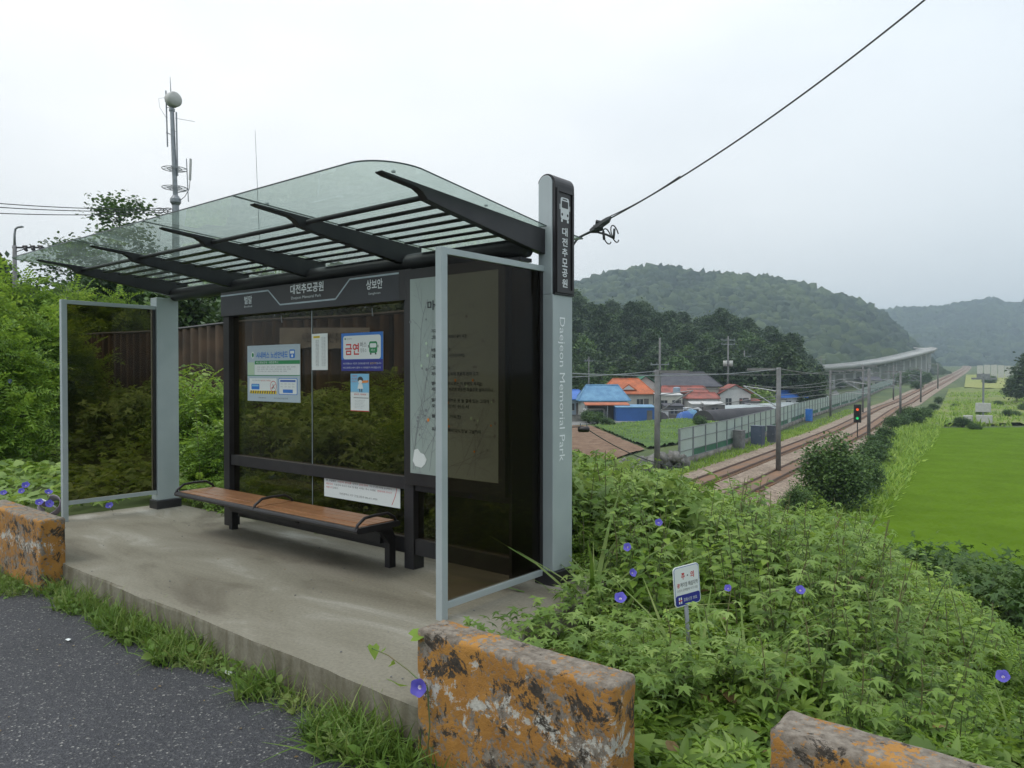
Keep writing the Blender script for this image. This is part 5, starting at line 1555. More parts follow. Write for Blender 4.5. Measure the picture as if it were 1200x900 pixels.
for a_ in ((768, 131, 5, .3, 1.4, 'wall_white', 'pale garden wall in front of the cream outbuilding', 'garden_wall', 'wall', 'wall'),
           (798, 134, 6, .3, 1.5, 'wall_cream', 'cream garden wall below the faded red roof', 'garden_wall', 'wall', 'wall'),
           (683, 124, 5, .3, 1.1, 'stone', 'low dark garden wall left of the awning shed', 'garden_wall', 'wall', 'wall'),
           (803, 129, 3, 2.4, 1.5, 'wall_blue', 'blue tarpaulin heap in front of the red roofed house', 'tarpaulin', 'tarpaulin', 'tarp'),
           (811, 131, 2.6, 2, 1.8, 'roof_blue', 'pale blue tarpaulin heap right of the darker blue one', 'tarpaulin', 'tarpaulin', 'tarp'),
           (851, 141, 3, 3, 1.6, 'roof_orange', 'orange tarpaulin heap at the foot of the transformer pole', 'tarpaulin', 'tarpaulin', 'tarp'),
           (776, 129, 2, 2, 1.3, 'net', 'black covered heap beside the blue shed', 'tarpaulin', 'tarpaulin', 'tarp'),
           (793, 143, 1.4, 1, 4.5, 'wall_blue2', 'tall pale blue water tank between the village houses', 'water_tank', 'tank', 'tank'),
           (875, 147, 1.6, 1, 2.0, 'roof_tile', 'grey water tank right of the transformer pole', 'water_tank', 'tank', 'tank'),
           (944, 150, 3.5, 2.5, 1.6, 'wall_blue', 'blue tarpaulin heap at the right end of the greenhouses', 'tarpaulin', 'tarpaulin', 'tarp')):
    clutter(*a_)
for px, dep, w_, d_, hw, roof, wall, lab in ((790, 133, 3.2, 2.5, 2.2, 'roof_tile', 'wall_dark', 'tiny dark shed tucked before the faded red house'), (822, 136, 3.4, 2.5, 2.4, 'wall_white', 'wall_white', 'tiny white shed right of the blue tarpaulins'), (850, 156, 4.5, 3, 2.8, 'roof_blue', 'wall_cream', 'tiny blue roofed shed behind the transformer pole'), (880, 150, 3.6, 3, 2.5, 'roof_red', 'wall_dark', 'tiny red roofed shed right of the transformer pole'), (910, 158, 4, 3, 2.5, 'roof_tile', 'wall_cream', 'tiny grey shed behind the pale greenhouses')):
    H(px, dep, w_, d_, hw, .35, roof, wall, lab, name='shed', cat='shed', over=.2, nwin=1)
# long tunnels
def tunnel(px0, py0, px1, py1, r_, m, lab, squash=.9):
    a, b_ = onz(px0, py0, -6.4), onz(px1, py1, -6.4)
    t = empty('greenhouse', tuple(a), 0, lab, 'greenhouse')
    d = b_-a; n_ = Vector((-d.y, d.x, 0)).normalized()
    V = []; F = []; K = 12; S_ = 14
    for i in range(S_+1):
        for k in range(K+1):
            aa = math.pi*k/K; rr_ = r_*(1+.015*(i % 2)); V.append(tuple(d*(i/S_) + n_*(rr_*math.cos(aa)) + Vector((0, 0, rr_*squash*math.sin(aa)))))
    for i in range(S_):
        for k in range(K): F.append((i*(K+1)+k, i*(K+1)+k+1, (i+1)*(K+1)+k+1, (i+1)*(K+1)+k))
    from_arrays('cover', V, F, [M[m]], t, smooth=False)
    for e_ in (0, S_): from_arrays('end_wall', [V[e_*(K+1)+k] for k in range(K+1)], [tuple(range(K+1))], [M[m]], t)
tunnel(824, 495, 900, 489, 2.1, 'net', 'long tunnel greenhouse under black shade netting', .95)
tunnel(828, 489, 925, 482, 2.0, 'film', 'pale film greenhouse just behind the black netted one', 1.0)
tunnel(890, 480, 935, 474, 2.3, 'film', 'pale film greenhouse left of the nearest catenary pole', 1.1)
tunnel(930, 482, 968, 472, 2.2, 'film', 'pale film greenhouse close behind the noise barrier', .9)
# white van, parked on the lane
def van(px, py, rz, body, lab, L_=4.4, W_=1.75, H_=1.95, z=-6.4):
    p = onz(px, py, z)
    t = empty('parked_van', (p.x, p.y, z), rz, lab, 'van')
    hl = L_/2
    mb = MB(); mb.prism([(-hl, .35), (hl, .35), (hl, .9), (hl-.35, 1.1), (hl-1.1, H_-.05), (hl-1.3, H_), (-hl+.1, H_), (-hl, H_-.2)], -W_/2, W_/2, 1); mb.build('body', M[body], t, bevel=.06)
    mb = MB()
    for s_ in (-1, 1): mb.box((-hl+.5, s_*(W_/2+.004), 1.1), (hl-1.3, s_*(W_/2+.012), H_-.3))
    mb.build('side_window', M['window'], t)
    for x in (-hl+.8, hl-.8):
        for s_ in (-1, 1):
            mb = MB(); mb.tube([(x, s_*(W_/2-.18), .33), (x, s_*(W_/2+.01), .33)], .33, 16); wh = mb.build('wheel', M['black'], t)
            mb = MB(); mb.tube([(x, s_*(W_/2+.011), .33), (x, s_*(W_/2+.02), .33)], .19, 12); mb.build('rim', M['steel'], wh)
M['white'] = mat('white paint', (0.7, 0.7, 0.7), .35, 0, (.62, .62, .62), 1)
van(812, 490, .6, 'white', 'white van parked at the end of the black greenhouse')
van(699, 491.5, .9, 'white', 'white van half under the orange awning')
# village utility poles
def upole(px, py, top_py, lab, z=-6.4, trafo=False, arms=1, w_=.2, armpx=7, rise=0.0):
    p = onz(px, py, z); dep = p.y*math.cos(YAW)-p.x*math.sin(YAW)
    h = EYE+(438-top_py)/FPX*dep - z
    t = empty('utility_pole', (p.x, p.y, z), YAW, lab, 'utility pole')
    mb = MB(); mb.tube([(0, 0, -.3), (0, 0, h)], [w_*1.2, w_*.75], 10); mb.build('pole', M['concpole'], t, smooth=True)
    for k in range(arms):
        hw_ = armpx/FPX*dep
        mb = MB(); mb.box((-hw_, -.06, h-rise-.9-k*.9), (hw_, .06, h-rise-.75-k*.9))
        for x in (-hw_*.9, -hw_*.3, hw_*.9): mb.tube([(x, 0, h-rise-.75-k*.9), (x, 0, h-rise-.5-k*.9)], .07, 6)
        mb.build('crossarm', M['steel'], t)
    if trafo:
        for s_ in (-1, 1):
            mb = MB(); mb.tube([(s_*.62, 0, h*.60), (s_*.62, 0, h*.60+1.2)], .42, 12); mb.build('transformer', M['dish'], t, smooth=True)
    return Vector((p.x, p.y, z+h))
u1 = upole(773, 497, 396, 'thin tall utility pole with one crossarm rising behind the thick catenary pole', arms=1, armpx=11, rise=3.4)
u2 = upole(853, 482, 394, 'white utility pole with two transformers and two crossarms', trafo=True, arms=2, armpx=8)
u3 = upole(872, 476, 411, 'slender utility pole just right of the transformer pole', arms=1, armpx=8, rise=.6)
u4 = upole(962, 468, 418, 'small distant utility pole behind the noise barrier, left of the viaduct', arms=1, armpx=5)
u5 = upole(690, 486, 418, 'utility pole above the pale blue roof', arms=1, armpx=5, w_=.12)
for a, b_, lab in ((u1, u2, 'utility line between the two tall village poles'), (u2, u4, 'utility line running right from the transformer pole'), (u5, u1, 'utility line over the orange roof')):
    wire('utility_line', lab, [(a-Vector((0, 0, .6+1*(a == u1))), b_-Vector((0, 0, .6)), 1.5), (a-Vector((0, 0, 2.2)), b_-Vector((0, 0, 2.2)), 1.4)], .03)
# black closure hanging on a wire, near the bank
p = at_depth(684, 500, 14)
wire('overhead_cable', 'thin slack cable crossing below the village, carrying the black splice case', [(at_depth(560, 492, 13.5), p, .05), (p, at_depth(800, 548, 16), .15)], .010)
t = empty('splice_case', tuple(p), R(30), 'black cylindrical splice case hanging on the thin cable beside the shelter pillar', 'splice case')
mb = MB(); mb.tube([(-.11, 0, -.05), (-.09, 0, -.05), (.09, 0, -.05), (.11, 0, -.05)], [.03, .055, .055, .03], 14); mb.build('body', M['black'], t, smooth=True)
mb = MB(); mb.tube([(-.06, 0, .0), (-.06, 0, .06)], .012, 6); mb.tube([(.06, 0, .0), (.06, 0, .06)], .012, 6); mb.build('clamp', M['steel'], t)
# stone wall at the end of barrier
t = empty('boulder_bank', (0, 0, 0), 0, 'rough bank of grey boulders between the brown field and the noise barrier', 'wall')
a, b_ = onz(690, 566, -6.3), onz(797, 547, -6.3)
t.location = a
d = b_-a
rs = random.Random(3); mb = MB()
sv, sf = icos(2); x = 0
V = []; F = []
for k in range(70):
    q = d*rs.random()+Vector((rs.uniform(-.5, .5), rs.uniform(-.5, .5), rs.uniform(0, 1.1))); r_ = rs.uniform(.25, .6)
    o_ = len(V)
    for v in sv: V.append(tuple(q+Vector(v)*r_*(1+.75*mnoise.noise(Vector(v)*1.9+Vector((k*3, 0, 0))))*1.0))
    F += [tuple(int(x_)+o_ for x_ in f) for f in sf]
st_ = from_arrays('stones', V, F, [M['stone']], t); st_['kind'] = 'stuff'

# ================================================================== VEGETATION
def tmpl_palm(lobes=5, cup=.18):
    v = [(0, 0, 0)]; f = []
    angs = np.linspace(-125, 125, lobes)
    for i, a in enumerate(angs):
        ln = 1.0 - 0.28*abs(a)/125
        if i == 0: v.append((-.12, -.10*0+(-.05), -cup*.1))
        ar = math.radians(a); v.append((math.cos(ar)*ln*.62+.05 - math.sin(ar)*-.20*0, math.sin(ar)*ln*.62 , -cup*.35))
        v[-1] = (math.cos(ar-.20)*ln*.66, math.sin(ar-.20)*ln*.66, -cup*.3)
        v.append((math.cos(ar)*ln, math.sin(ar)*ln, -cup))
        v.append((math.cos(ar+.20)*ln*.66, math.sin(ar+.20)*ln*.66, -cup*.3))
        if i < lobes-1:
            am = math.radians((angs[i]+angs[i+1])/2); v.append((math.cos(am)*.34, math.sin(am)*.34, .02))
    v.append((-.12, .05, -cup*.1))
    n = len(v)
    f = [(0, k, k+1) for k in range(1, n-1)]
    return np.array(v), np.array(f)
def tmpl_oval(w=.34, curl=.15):
    v = [(0,0,0), (.35,0,.03), (.75,0,.0), (1,0,-curl), (.3,w,.10), (.7,w*.8,.06), (.3,-w,.10), (.7,-w*.8,.06)]
    f = [(0,1,4),(1,5,4),(1,2,5),(2,3,5),(0,6,1),(1,6,7),(1,7,2),(2,7,3)]
    return np.array(v), np.array(f)
def tmpl_diamond(w=.3):
    return np.array([(0,0,0), (.5,w,.08), (1,0,-.06), (.5,-w,.08)]), np.array([(0,1,2),(0,2,3)])
def tmpl_heart():
    v = [(0,0,0), (-.18,.32,.04), (.10,.52,.05), (.45,.40,.02), (1,0,-.16), (.45,-.40,.02), (.10,-.52,.05), (-.18,-.32,.04), (.5,0,-.03)]
    f = [(0,8,1),(1,8,2),(2,8,3),(3,8,4),(4,8,5),(5,8,6),(6,8,7),(7,8,0)]
    return np.array(v), np.array(f)
def tmpl_pinnate(n=6, w=.10, ln=.26):
    v = []; f = []
    for i in range(n):
        x = .12+.8*i/(n-1); l_ = ln*(1-.5*abs(i/(n-1)-.35)); z = -.25*(x**2)
        for s in (1, -1):
            k = len(v); v += [(x, 0, z), (x+.02+w*.5, s*l_*.5, z+.02), (x+.09, s*l_, z-.03), (x+.03+w*1.2, s*l_*.45, z+.0)]
            f += [(k, k+1, k+2), (k, k+2, k+3)]
    k = len(v); v += [(.9, 0, -.2), (1.0, .05, -.25), (1.16, 0, -.32), (1.0, -.05, -.25)]; f += [(k, k+1, k+2), (k, k+2, k+3)]
    k = len(v); v += [(0, .008, 0), (0, -.008, 0), (.95, -.004, -.22), (.95, .004, -.22)]; f += [(k, k+1, k+2), (k, k+2, k+3)]
    return np.array(v), np.array(f)
def tmpl_blade(bend=.5, w=.035):
    v = []; 
    for i in range(5):
        t = i/4; ww = w*(1-t**1.6)+.002; v += [(bend*t*t, -ww, t*(1-.28*bend*t)), (bend*t*t, ww, t*(1-.28*bend*t))]
    f = []
    for i in range(4): f += [(2*i, 2*i+1, 2*i+3), (2*i, 2*i+3, 2*i+2)]
    return np.array(v), np.array(f)

def rots(n, tilt, yaw=None, rg=None):
    """random yaw, then tilt about a random horizontal axis"""
    rg = rg or rng
    yaw = rg.random(n)*2*np.pi if yaw is None else yaw
    ta = rg.random(n)*2*np.pi
    th = tilt*np.ones(n) if np.isscalar(tilt) else tilt
    th = th*(.4+.9*rg.random(n))
    c, s = np.cos(yaw), np.sin(yaw)
    Rz = np.zeros((n,3,3)); Rz[:,0,0]=c; Rz[:,0,1]=-s; Rz[:,1,0]=s; Rz[:,1,1]=c; Rz[:,2,2]=1
    ax = np.stack([np.cos(ta), np.sin(ta), 0*ta], -1)
    K = np.zeros((n,3,3)); K[:,0,1]=-ax[:,2]; K[:,0,2]=ax[:,1]; K[:,1,0]=ax[:,2]; K[:,1,2]=-ax[:,0]; K[:,2,0]=-ax[:,1]; K[:,2,1]=ax[:,0]
    I = np.eye(3)[None]
    Rt = I + np.sin(th)[:,None,None]*K + (1-np.cos(th))[:,None,None]*(K@K)
    return Rt@Rz
def scat(T, P, S, Rm):
    tv, tf = T; n = len(P); k = len(tv)
    V = np.einsum('nij,kj->nki', Rm, tv)*np.asarray(S).reshape(-1,1,1) + np.asarray(P)[:,None,:]
    F = tf[None] + (np.arange(n)*k)[:,None,None]
    return V.reshape(-1,3), F.reshape(-1,3)
def join(parts):
    V = []; F = []; o = 0; MI = []
    for i, p in enumerate(parts):
        v, f = p[0], p[1]; V.append(v); F.append(f+o); o += len(v); MI.append(np.full(len(f), p[2] if len(p) > 2 else 0))
    return np.concatenate(V), np.concatenate(F), np.concatenate(MI)
def vnoise(X, Y, s, seed=0):
    return np.array([mnoise.noise(Vector((x*s, y*s, seed))) for x, y in zip(X, Y)])

PALM, PALM7, OVAL, DIA, HEART, PIN, BLADE, BLADE2 = tmpl_palm(5), tmpl_palm(7, .25), tmpl_oval(), tmpl_diamond(), tmpl_heart(), tmpl_pinnate(), tmpl_blade(), tmpl_blade(.9, .022)

def canopy(X, Y):
    d = np.hypot(X, Y)
    n1 = vnoise(X, Y, .55, 3); n2 = vnoise(X, Y, 1.7, 9)
    h = .20 + .42*sstep(d, 4.2, 9) + .60*n1*sstep(d, 3, 6) + .22*n2
    h = h + .10*sstep(d, 10, 16)
    return np.maximum(h, .08)
def in_clear(X, Y):
    """places with no undergrowth: road, pad, blocks, sign front"""
    a = (Y < 2.62)
    b = (X > -9.15) & (X < -3.0 + 0.0*X) & (Y < 4.55+.05*(X+9))
    b2 = (X >= -3.0) & (X < -2.45) & (Y < 3.0+1.1*(-2.45-X))
    c = (X > -2.7) & (X < -1.4) & (Y < 2.70)
    return a | b | b2 | c
# ---- undergrowth of the valley bank
def bank(n, d0, d1, px0, px1, s0, s1, T, depthfrac=.55, power=1.4):
    px = px0 + (px1-px0)*rng.random(n)
    d = np.sqrt(d0**2 + (d1**2-d0**2)*rng.random(n)**power)
    th = YAW - np.arctan((px-600)/FPX)
    X = -np.sin(th)*d; Y = np.cos(th)*d
    ok = ~in_clear(X, Y); X, Y, d = X[ok], Y[ok], d[ok]
    hc = canopy(X, Y); u = rng.random(len(X))
    Z = ground_z(X, Y) + hc*(1-depthfrac*u**1.3)
    s = (s0+(s1-s0)*rng.random(len(X)))
    return scat(T, np.stack([X, Y, Z], -1), s, rots(len(X), .75))
M_ = [M['leaf_fg'], M['leaf_weed'], M['stem'], M['dry']]
parts = [bank(7500, 3.0, 8.5, 640, 1330, .06, .145, PALM, .75) + (0,),
         bank(5000, 3.0, 8.5, 640, 1330, .05, .12, OVAL, .75) + (1,),
         bank(2600, 3.0, 8.5, 640, 1330, .07, .14, HEART, .6) + (0,),
         bank(2500, 3.0, 8.5, 640, 1330, .06, .11, PALM7, .5) + (1,),
         bank(700, 3.0, 9, 640, 1330, .05, .11, OVAL, .5) + (3,),
         bank(4500, 3.0, 9, 640, 1330, .12, .26, PIN, .6) + (1,),
         bank(12000, 8, 25, 560, 1330, .09, .19, PALM, .7) + (0,),
         bank(7000, 8, 25, 560, 1330, .20, .40, PIN, .6) + (1,),
         bank(7000, 8, 25, 560, 1330, .09, .18, OVAL, .7) + (1,)]
V, F, MI = join(parts)
tag(from_arrays('undergrowth', V, F, M_, None, MI), 'dense low green leafy undergrowth covering the bank right of the shelter', 'undergrowth', kind='stuff')
# low leaves creeping over the pad corner
n = 420
X = -2.95+1.5*rng.random(n); Y = 2.68+1.0*rng.random(n)
Z = .02 + .16*rng.random(n) + .14*sstep(X, -2.9, -1.9)
ok = ~((X < -2.5) & (Y < 3.0))
v1 = scat(PALM, np.stack([X, Y, Z], -1)[ok], (.035+.035*rng.random(n))[ok], rots(n, .5)[ok])
n = 260
X2 = -3.15+.55*rng.random(n); Y2 = 3.5+1.0*rng.random(n); ok = X2 > -3.1+.35*(4.5-Y2)
v2 = scat(PALM, np.stack([X2, Y2, .03+.2*rng.random(n)], -1)[ok], (.04+.04*rng.random(n))[ok], rots(n, .5)[ok])
V, F, MI = join([v1+(0,), v2+(0,)])
tag(from_arrays('creeping_vine', V, F, M_, None, MI), 'young leafy creeper spreading over the pad corner behind the near guard block', 'creeper', kind='stuff')

# ---- undergrowth on the left and behind the shelter
def left_bed(n, x0, x1, y0, y1, s0, s1, T, hmax, m):
    X = x0+(x1-x0)*rng.random(n); Y = y0+(y1-y0)*rng.random(n)
    ok = ~in_clear(X, Y); X, Y = X[ok], Y[ok]
    hc = hmax*(.35+.65*sstep(Y, 4.3, 7.5))*(1+.7*vnoise(X, Y, .7, 5)) + .04
    Z = ground_z(X, Y) + .10*(Y < 4.5) + hc*(1-.55*rng.random(len(X)))
    return scat(T, np.stack([X, Y, Z], -1), s0+(s1-s0)*rng.random(len(X)), rots(len(X), .6)) + (m,)
parts = [left_bed(6000, -26, -9.1, 2.5, 8.0, .08, .15, HEART, .65, 0), left_bed(4500, -26, -9.1, 2.5, 8.0, .08, .15, PALM, .65, 1),
         left_bed(6000, -9.4, -3.2, 4.5, 8.0, .05, .09, PALM, .6, 0), left_bed(5000, -9.4, -3.2, 4.5, 8.0, .05, .09, OVAL, .7, 1),
         left_bed(2500, -9.4, -3.2, 4.6, 8.0, .15, .28, PIN, .8, 1)]
V, F, MI = join(parts)
tag(from_arrays('undergrowth', V, F, M_, None, MI), 'leafy vine bed left of and behind the shelter', 'undergrowth', kind='stuff')

# ---- grass strip at the edge of the pad
def strip(n, T, s0, s1, x0, x1, sp, tilt):
    X = x0+(x1-x0)*rng.random(n)
    cl = vnoise(X, X*0, 1.6, 2)+.35*vnoise(X, X*0, 6, 4)
    keep = rng.random(n) < np.clip(.58+1.2*cl, .06, 1)
    X = X[keep]; cl = cl[keep]; m = len(X)
    wd = (.12+.24*np.clip(.4+cl, 0, 1))
    Y = 2.445 - wd*rng.random(m)
    inb = ((X > -2.6) & (X < -1.45)) | (X > -.97) | ((X < -6.87) & (X > -8.4))
    Y = np.where(inb, Y-.06-.12*(X < -6.8), Y)
    s = (s0+(s1-s0)*rng.random(m))*(.45+.6*np.clip(.5+cl, 0, 1))*(1-.35*(X < -6.8))
    return scat(T, np.stack([X, Y, np.full(m, -.205)], -1), s, rots(m, tilt))
parts = [strip(6500, BLADE, .08, .24, -11, .4, .2, .55), strip(6500, BLADE2, .10, .28, -11, .4, .2, .7)]
a = strip(3600, OVAL, .035, .09, -11, .4, .2, .9); a[0][:, 2] += .01+.06*np.repeat(rng.random(len(a[0])//8), 8)
parts.append(a)
a = strip(900, PIN, .06, .12, -11, .4, .2, .7); a[0][:, 2] += .05
parts.append(a)
V, F, MI = join(parts)
tag(from_arrays('verge_grass', V, F, [M['grass']], None), 'ragged grass and small weeds growing along the edge of the concrete pad and the asphalt', 'grass', kind='stuff')

# ---- individual plants
def weed_proto(kind, seed):
    rg = np.random.default_rng(seed); rs = random.Random(seed)
    t = empty(kind, (0, 0, 0))
    H = {'mugwort': 1.15, 'hop_vine': .8, 'tall_grass': 1.1, 'fern_weed': 1.0, 'yellow_weed': 1.0}[kind]
    st = MB(); P = []; S = []; Y = []; T = {'mugwort': OVAL, 'hop_vine': PALM7, 'tall_grass': BLADE2, 'fern_weed': PIN, 'yellow_weed': OVAL}[kind]
    if kind == 'tall_grass':
        n = 26
        P = np.zeros((n, 3)); P[:, :2] = .05*rg.standard_normal((n, 2)); S = H*(.6+.5*rg.random(n)); Rm = rots(n, .35, rg=rg)
        V, F = scat(T, P, S, Rm)
        from_arrays('leaves', V, F, [M['grass']], t)
        return t
    stems = {'mugwort': 4, 'hop_vine': 5, 'fern_weed': 3, 'yellow_weed': 4}[kind]
    TI = []
    for s in range(stems):
        a = rs.uniform(0, 6.28); lean = rs.uniform(.08, .3); h = H*rs.uniform(.7, 1.05); b0 = Vector((rs.uniform(-.12, .12), rs.uniform(-.12, .12), 0))
        pts = [b0+Vector((math.cos(a)*lean*(k/6)**1.6*h, math.sin(a)*lean*(k/6)**1.6*h, h*k/6)) for k in range(7)]
        st.tube(pts, [.008*(1-.12*k) for k in range(7)], 5)
        nl = {'mugwort': 26, 'hop_vine': 16, 'fern_weed': 13, 'yellow_weed': 30}[kind]
        for k in range(nl):
            u = .12+.88*k/nl; i = min(5, int(u*6)); p = pts[i].lerp(pts[i+1], u*6-i)
            yaw = k*2.4+rs.uniform(-.4, .4)
            sz = {'mugwort': .13, 'hop_vine': .085, 'fern_weed': .30, 'yellow_weed': .10}[kind]*(1-.45*u)*rs.uniform(.8, 1.2)
            off = Vector((math.cos(yaw), math.sin(yaw), .25))*(sz*.9 if kind == 'hop_vine' else .01)
            P.append(tuple(p+off)); S.append(sz); Y.append(yaw)
    P = np.array(P); S = np.array(S); Y = np.array(Y)
    Rm = rots(len(P), .30, yaw=Y, rg=rg)
    V, F = scat(T, P, S, Rm)
    from_arrays('leaves', V, F, [M['leaf_weed'] if kind != 'hop_vine' else M['leaf_fg']], t)
    st.build('stem', M['stem'], t)
    return t
_wp = weed_proto
def weed_proto(kind, seed):
    if kind != 'broad_weed': return _wp(kind, seed)
    rg = np.random.default_rng(seed); rs = random.Random(seed); t = empty(kind, (0, 0, 0)); st = MB(); P = []; S = []; Y = []
    for s in range(4):
        a = rs.uniform(0, 6.28); lean = rs.uniform(.05, .35); h = 1.15*rs.uniform(.6, 1.05)
        pts = [Vector((rs.uniform(-.02, .02)+math.cos(a)*lean*(k/6)**1.4*h, math.sin(a)*lean*(k/6)**1.4*h, h*k/6)) for k in range(7)]
        st.tube(pts, [.010*(1-.11*k) for k in range(7)], 6)
        for k in range(14):
            u = .15+.85*k/14; i = min(5, int(u*6)); p = pts[i].lerp(pts[i+1], u*6-i); yaw = k*2.4+rs.uniform(-.4, .4)
            sz = .17*(1-.5*u)*rs.uniform(.75, 1.2); tip = p+Vector((math.cos(yaw), math.sin(yaw), .35))*sz*.8
            st.tube([p, tip], [.003, .002], 4, cap=False); P.append(tuple(tip)); S.append(sz); Y.append(yaw)
    V, F = scat(tmpl_palm(5, .30), np.array(P), np.array(S), rots(len(P), .35, yaw=np.array(Y), rg=rg))
    from_arrays('leaves', V, F, [M['leaf_broad']], t); st.build('stem', M['stem'], t)
    return t
KINDS = [('mugwort', 1), ('mugwort', 2), ('hop_vine', 3), ('fern_weed', 4), ('yellow_weed', 5), ('tall_grass', 6), ('fern_weed', 7), ('hop_vine', 8), ('broad_weed', 9), ('broad_weed', 10)]
PRO = [weed_proto(k, s) for k, s in KINDS]
used = [False]*len(PRO)
WL = {'broad_weed': ('tall weed with broad pale lobed leaves standing clear of the undergrowth on the bank', 'weed', 'broad leaved tall weeds on the bank'),
      'mugwort': ('upright green weed with narrow leaves rising from the undergrowth on the bank', 'weed', 'upright narrow leaved weeds on the bank'),
      'hop_vine': ('bushy weed with lobed leaves among the undergrowth on the bank', 'weed', 'lobed leaved weeds on the bank'),
      'fern_weed': ('feathery leaved young plant standing in the undergrowth on the bank', 'plant', 'feathery plants on the bank'),
      'yellow_weed': ('bright green small leaved weed rising from the bank', 'weed', 'small leaved weeds on the bank'),
      'tall_grass': ('tuft of long arching grass among the weeds on the bank', 'grass tuft', 'grass tufts on the bank')}
def put(i, x, y, s, z=None, rz=None, lab=None, cat=None, grp=None):
    o = PRO[i] if not used[i] else copy_tree(PRO[i])
    used[i] = True
    k = KINDS[i][0]; l0, c0, g0 = WL[k]
    o.location = (x, y, gz(x, y) if z is None else z); o.scale = (s, s, s); o.rotation_euler = (0, 0, random.uniform(0, 6.28) if rz is None else rz)
    for key in ('label', 'category', 'group'):
        if key in o: del o[key]
    tag(o, lab or l0, cat or c0, grp if (grp or lab) else g0)
    return o
rs = random.Random(21)
cnt = 0
while cnt < 170:
    px = rs.uniform(672, 1240); d = 4.2 + 13*rs.random()**1.5
    th = YAW - math.atan((px-600)/FPX); x, y = -math.sin(th)*d, math.cos(th)*d
    if bool(in_clear(np.array([x]), np.array([y]))[0]) or y < 3.2: continue
    if abs(px-793) < 26 and d < 5.6: continue
    i = rs.choice([0, 1, 1, 2, 3, 4, 5, 6, 7, 2])
    s = rs.uniform(.55, 1.0)*(.8 if d < 5 else 1) * (.75 if px > 950 and d < 7 else 1)
    if d > 8.5: s *= .85
    put(i, x, y, s); cnt += 1
# a few that stand out
th = lambda px: YAW - math.atan((px-600)/FPX)
def pol(px, d): return -math.sin(th(px))*d, math.cos(th(px))*d
for k in range(46):
    px = rs.uniform(700, 1180); d = rs.uniform(5.0, 12.5)
    if abs(px-793) < 35 and d < 6: continue
    x, y = pol(px, d); put(rs.choice([8, 9]), x, y, rs.uniform(.7, 1.15)*(.8 if d < 6 else 1.1)*(.8 if px > 1050 else 1))
for px, d, s in ((797, 3.98, .62), (783, 4.1, .5), (770, 3.95, .5), (850, 4.2, .7), (905, 4.0, .6), (960, 4.3, .7), (1010, 4.0, .6), (1080, 4.2, .6), (720, 4.3, .5), (640, 3.9, .22)):
    x, y = pol(px, d); put(8 if s > .55 else 9, x, y, s)
for px, d, i, s, lab in ((742, 8.5, 3, 1.25, 'tall feathery plant standing against the brown field right of the shelter pillar'), (772, 9.5, 6, 1.35, 'tall feathery plant in front of the thick catenary pole'),
                         (700, 7.5, 5, 1.2, 'arching grass tuft close to the right of the shelter pillar'), (905, 8.5, 4, 1.15, 'tall weed whose tip overlaps the rusty rails'), (1000, 8.0, 3, 1.05, 'spreading feathery plant below the dark bush'),
                         (1068, 7.2, 6, 1.0, 'feathery plant at the corner of the rice paddy view'), (860, 9, 0, 1.2, 'upright weed in front of the noise barrier foot')):
    x, y = pol(px, d); put(i, x, y, s, lab=lab)
for px, d, i, s in ((930, 6.2, 2, 1.25), (965, 6.6, 7, 1.35), (1000, 6.0, 2, 1.3), (1040, 6.4, 7, 1.3), (1075, 5.6, 2, 1.1), (985, 7.6, 7, 1.4), (1030, 7.8, 2, 1.4), (1130, 5.2, 7, 1.0), (890, 7.2, 7, 1.2)):
    x, y = pol(px, d); put(i, x, y, s, lab='big bushy plant with broad lobed leaves on the crest of the bank', grp='big lobed plants on the crest of the bank')
for px, d, i, s in ((800, 4.05, 2, .55), (785, 4.3, 0, .5), (812, 4.3, 2, .55), (712, 5.6, 4, .8), (730, 5.8, 1, .9), (748, 6.4, 4, 1.0), (770, 6.8, 0, 1.1), (830, 6.6, 1, 1.0), (860, 6.0, 4, .95), (890, 6.6, 0, 1.0), (690, 6.8, 1, 1.15), (735, 7.2, 4, 1.15), (800, 7.6, 0, 1.2), (875, 8.0, 1, 1.15), (915, 7.4, 4, 1.1)):
    x, y = pol(px, d); put(i, x, y, s)
for px, d, s in ((712, 7.4, 1.15), (728, 8.2, 1.3), (757, 9.0, 1.35), (785, 8.8, 1.2), (690, 8.0, 1.1), (815, 9.4, 1.15), (702, 6.2, .9), (845, 8.6, 1.0)):
    x, y = pol(px, d); put(rs.choice([3, 6]), x, y, s, lab='tall feathery plant among the weeds below the village view', grp='tall feathery plants below the village view')
for k in range(14):      # behind the shelter glass and beside the left pillar
    x = rs.uniform(-9.8, -4.0); y = rs.uniform(5.0, 6.6)
    put(rs.choice([0, 1, 3, 6, 4]), x, y, rs.uniform(.8, 1.2), lab='green weed seen through the tinted back glass of the shelter', cat='weed', grp='weeds behind the shelter')

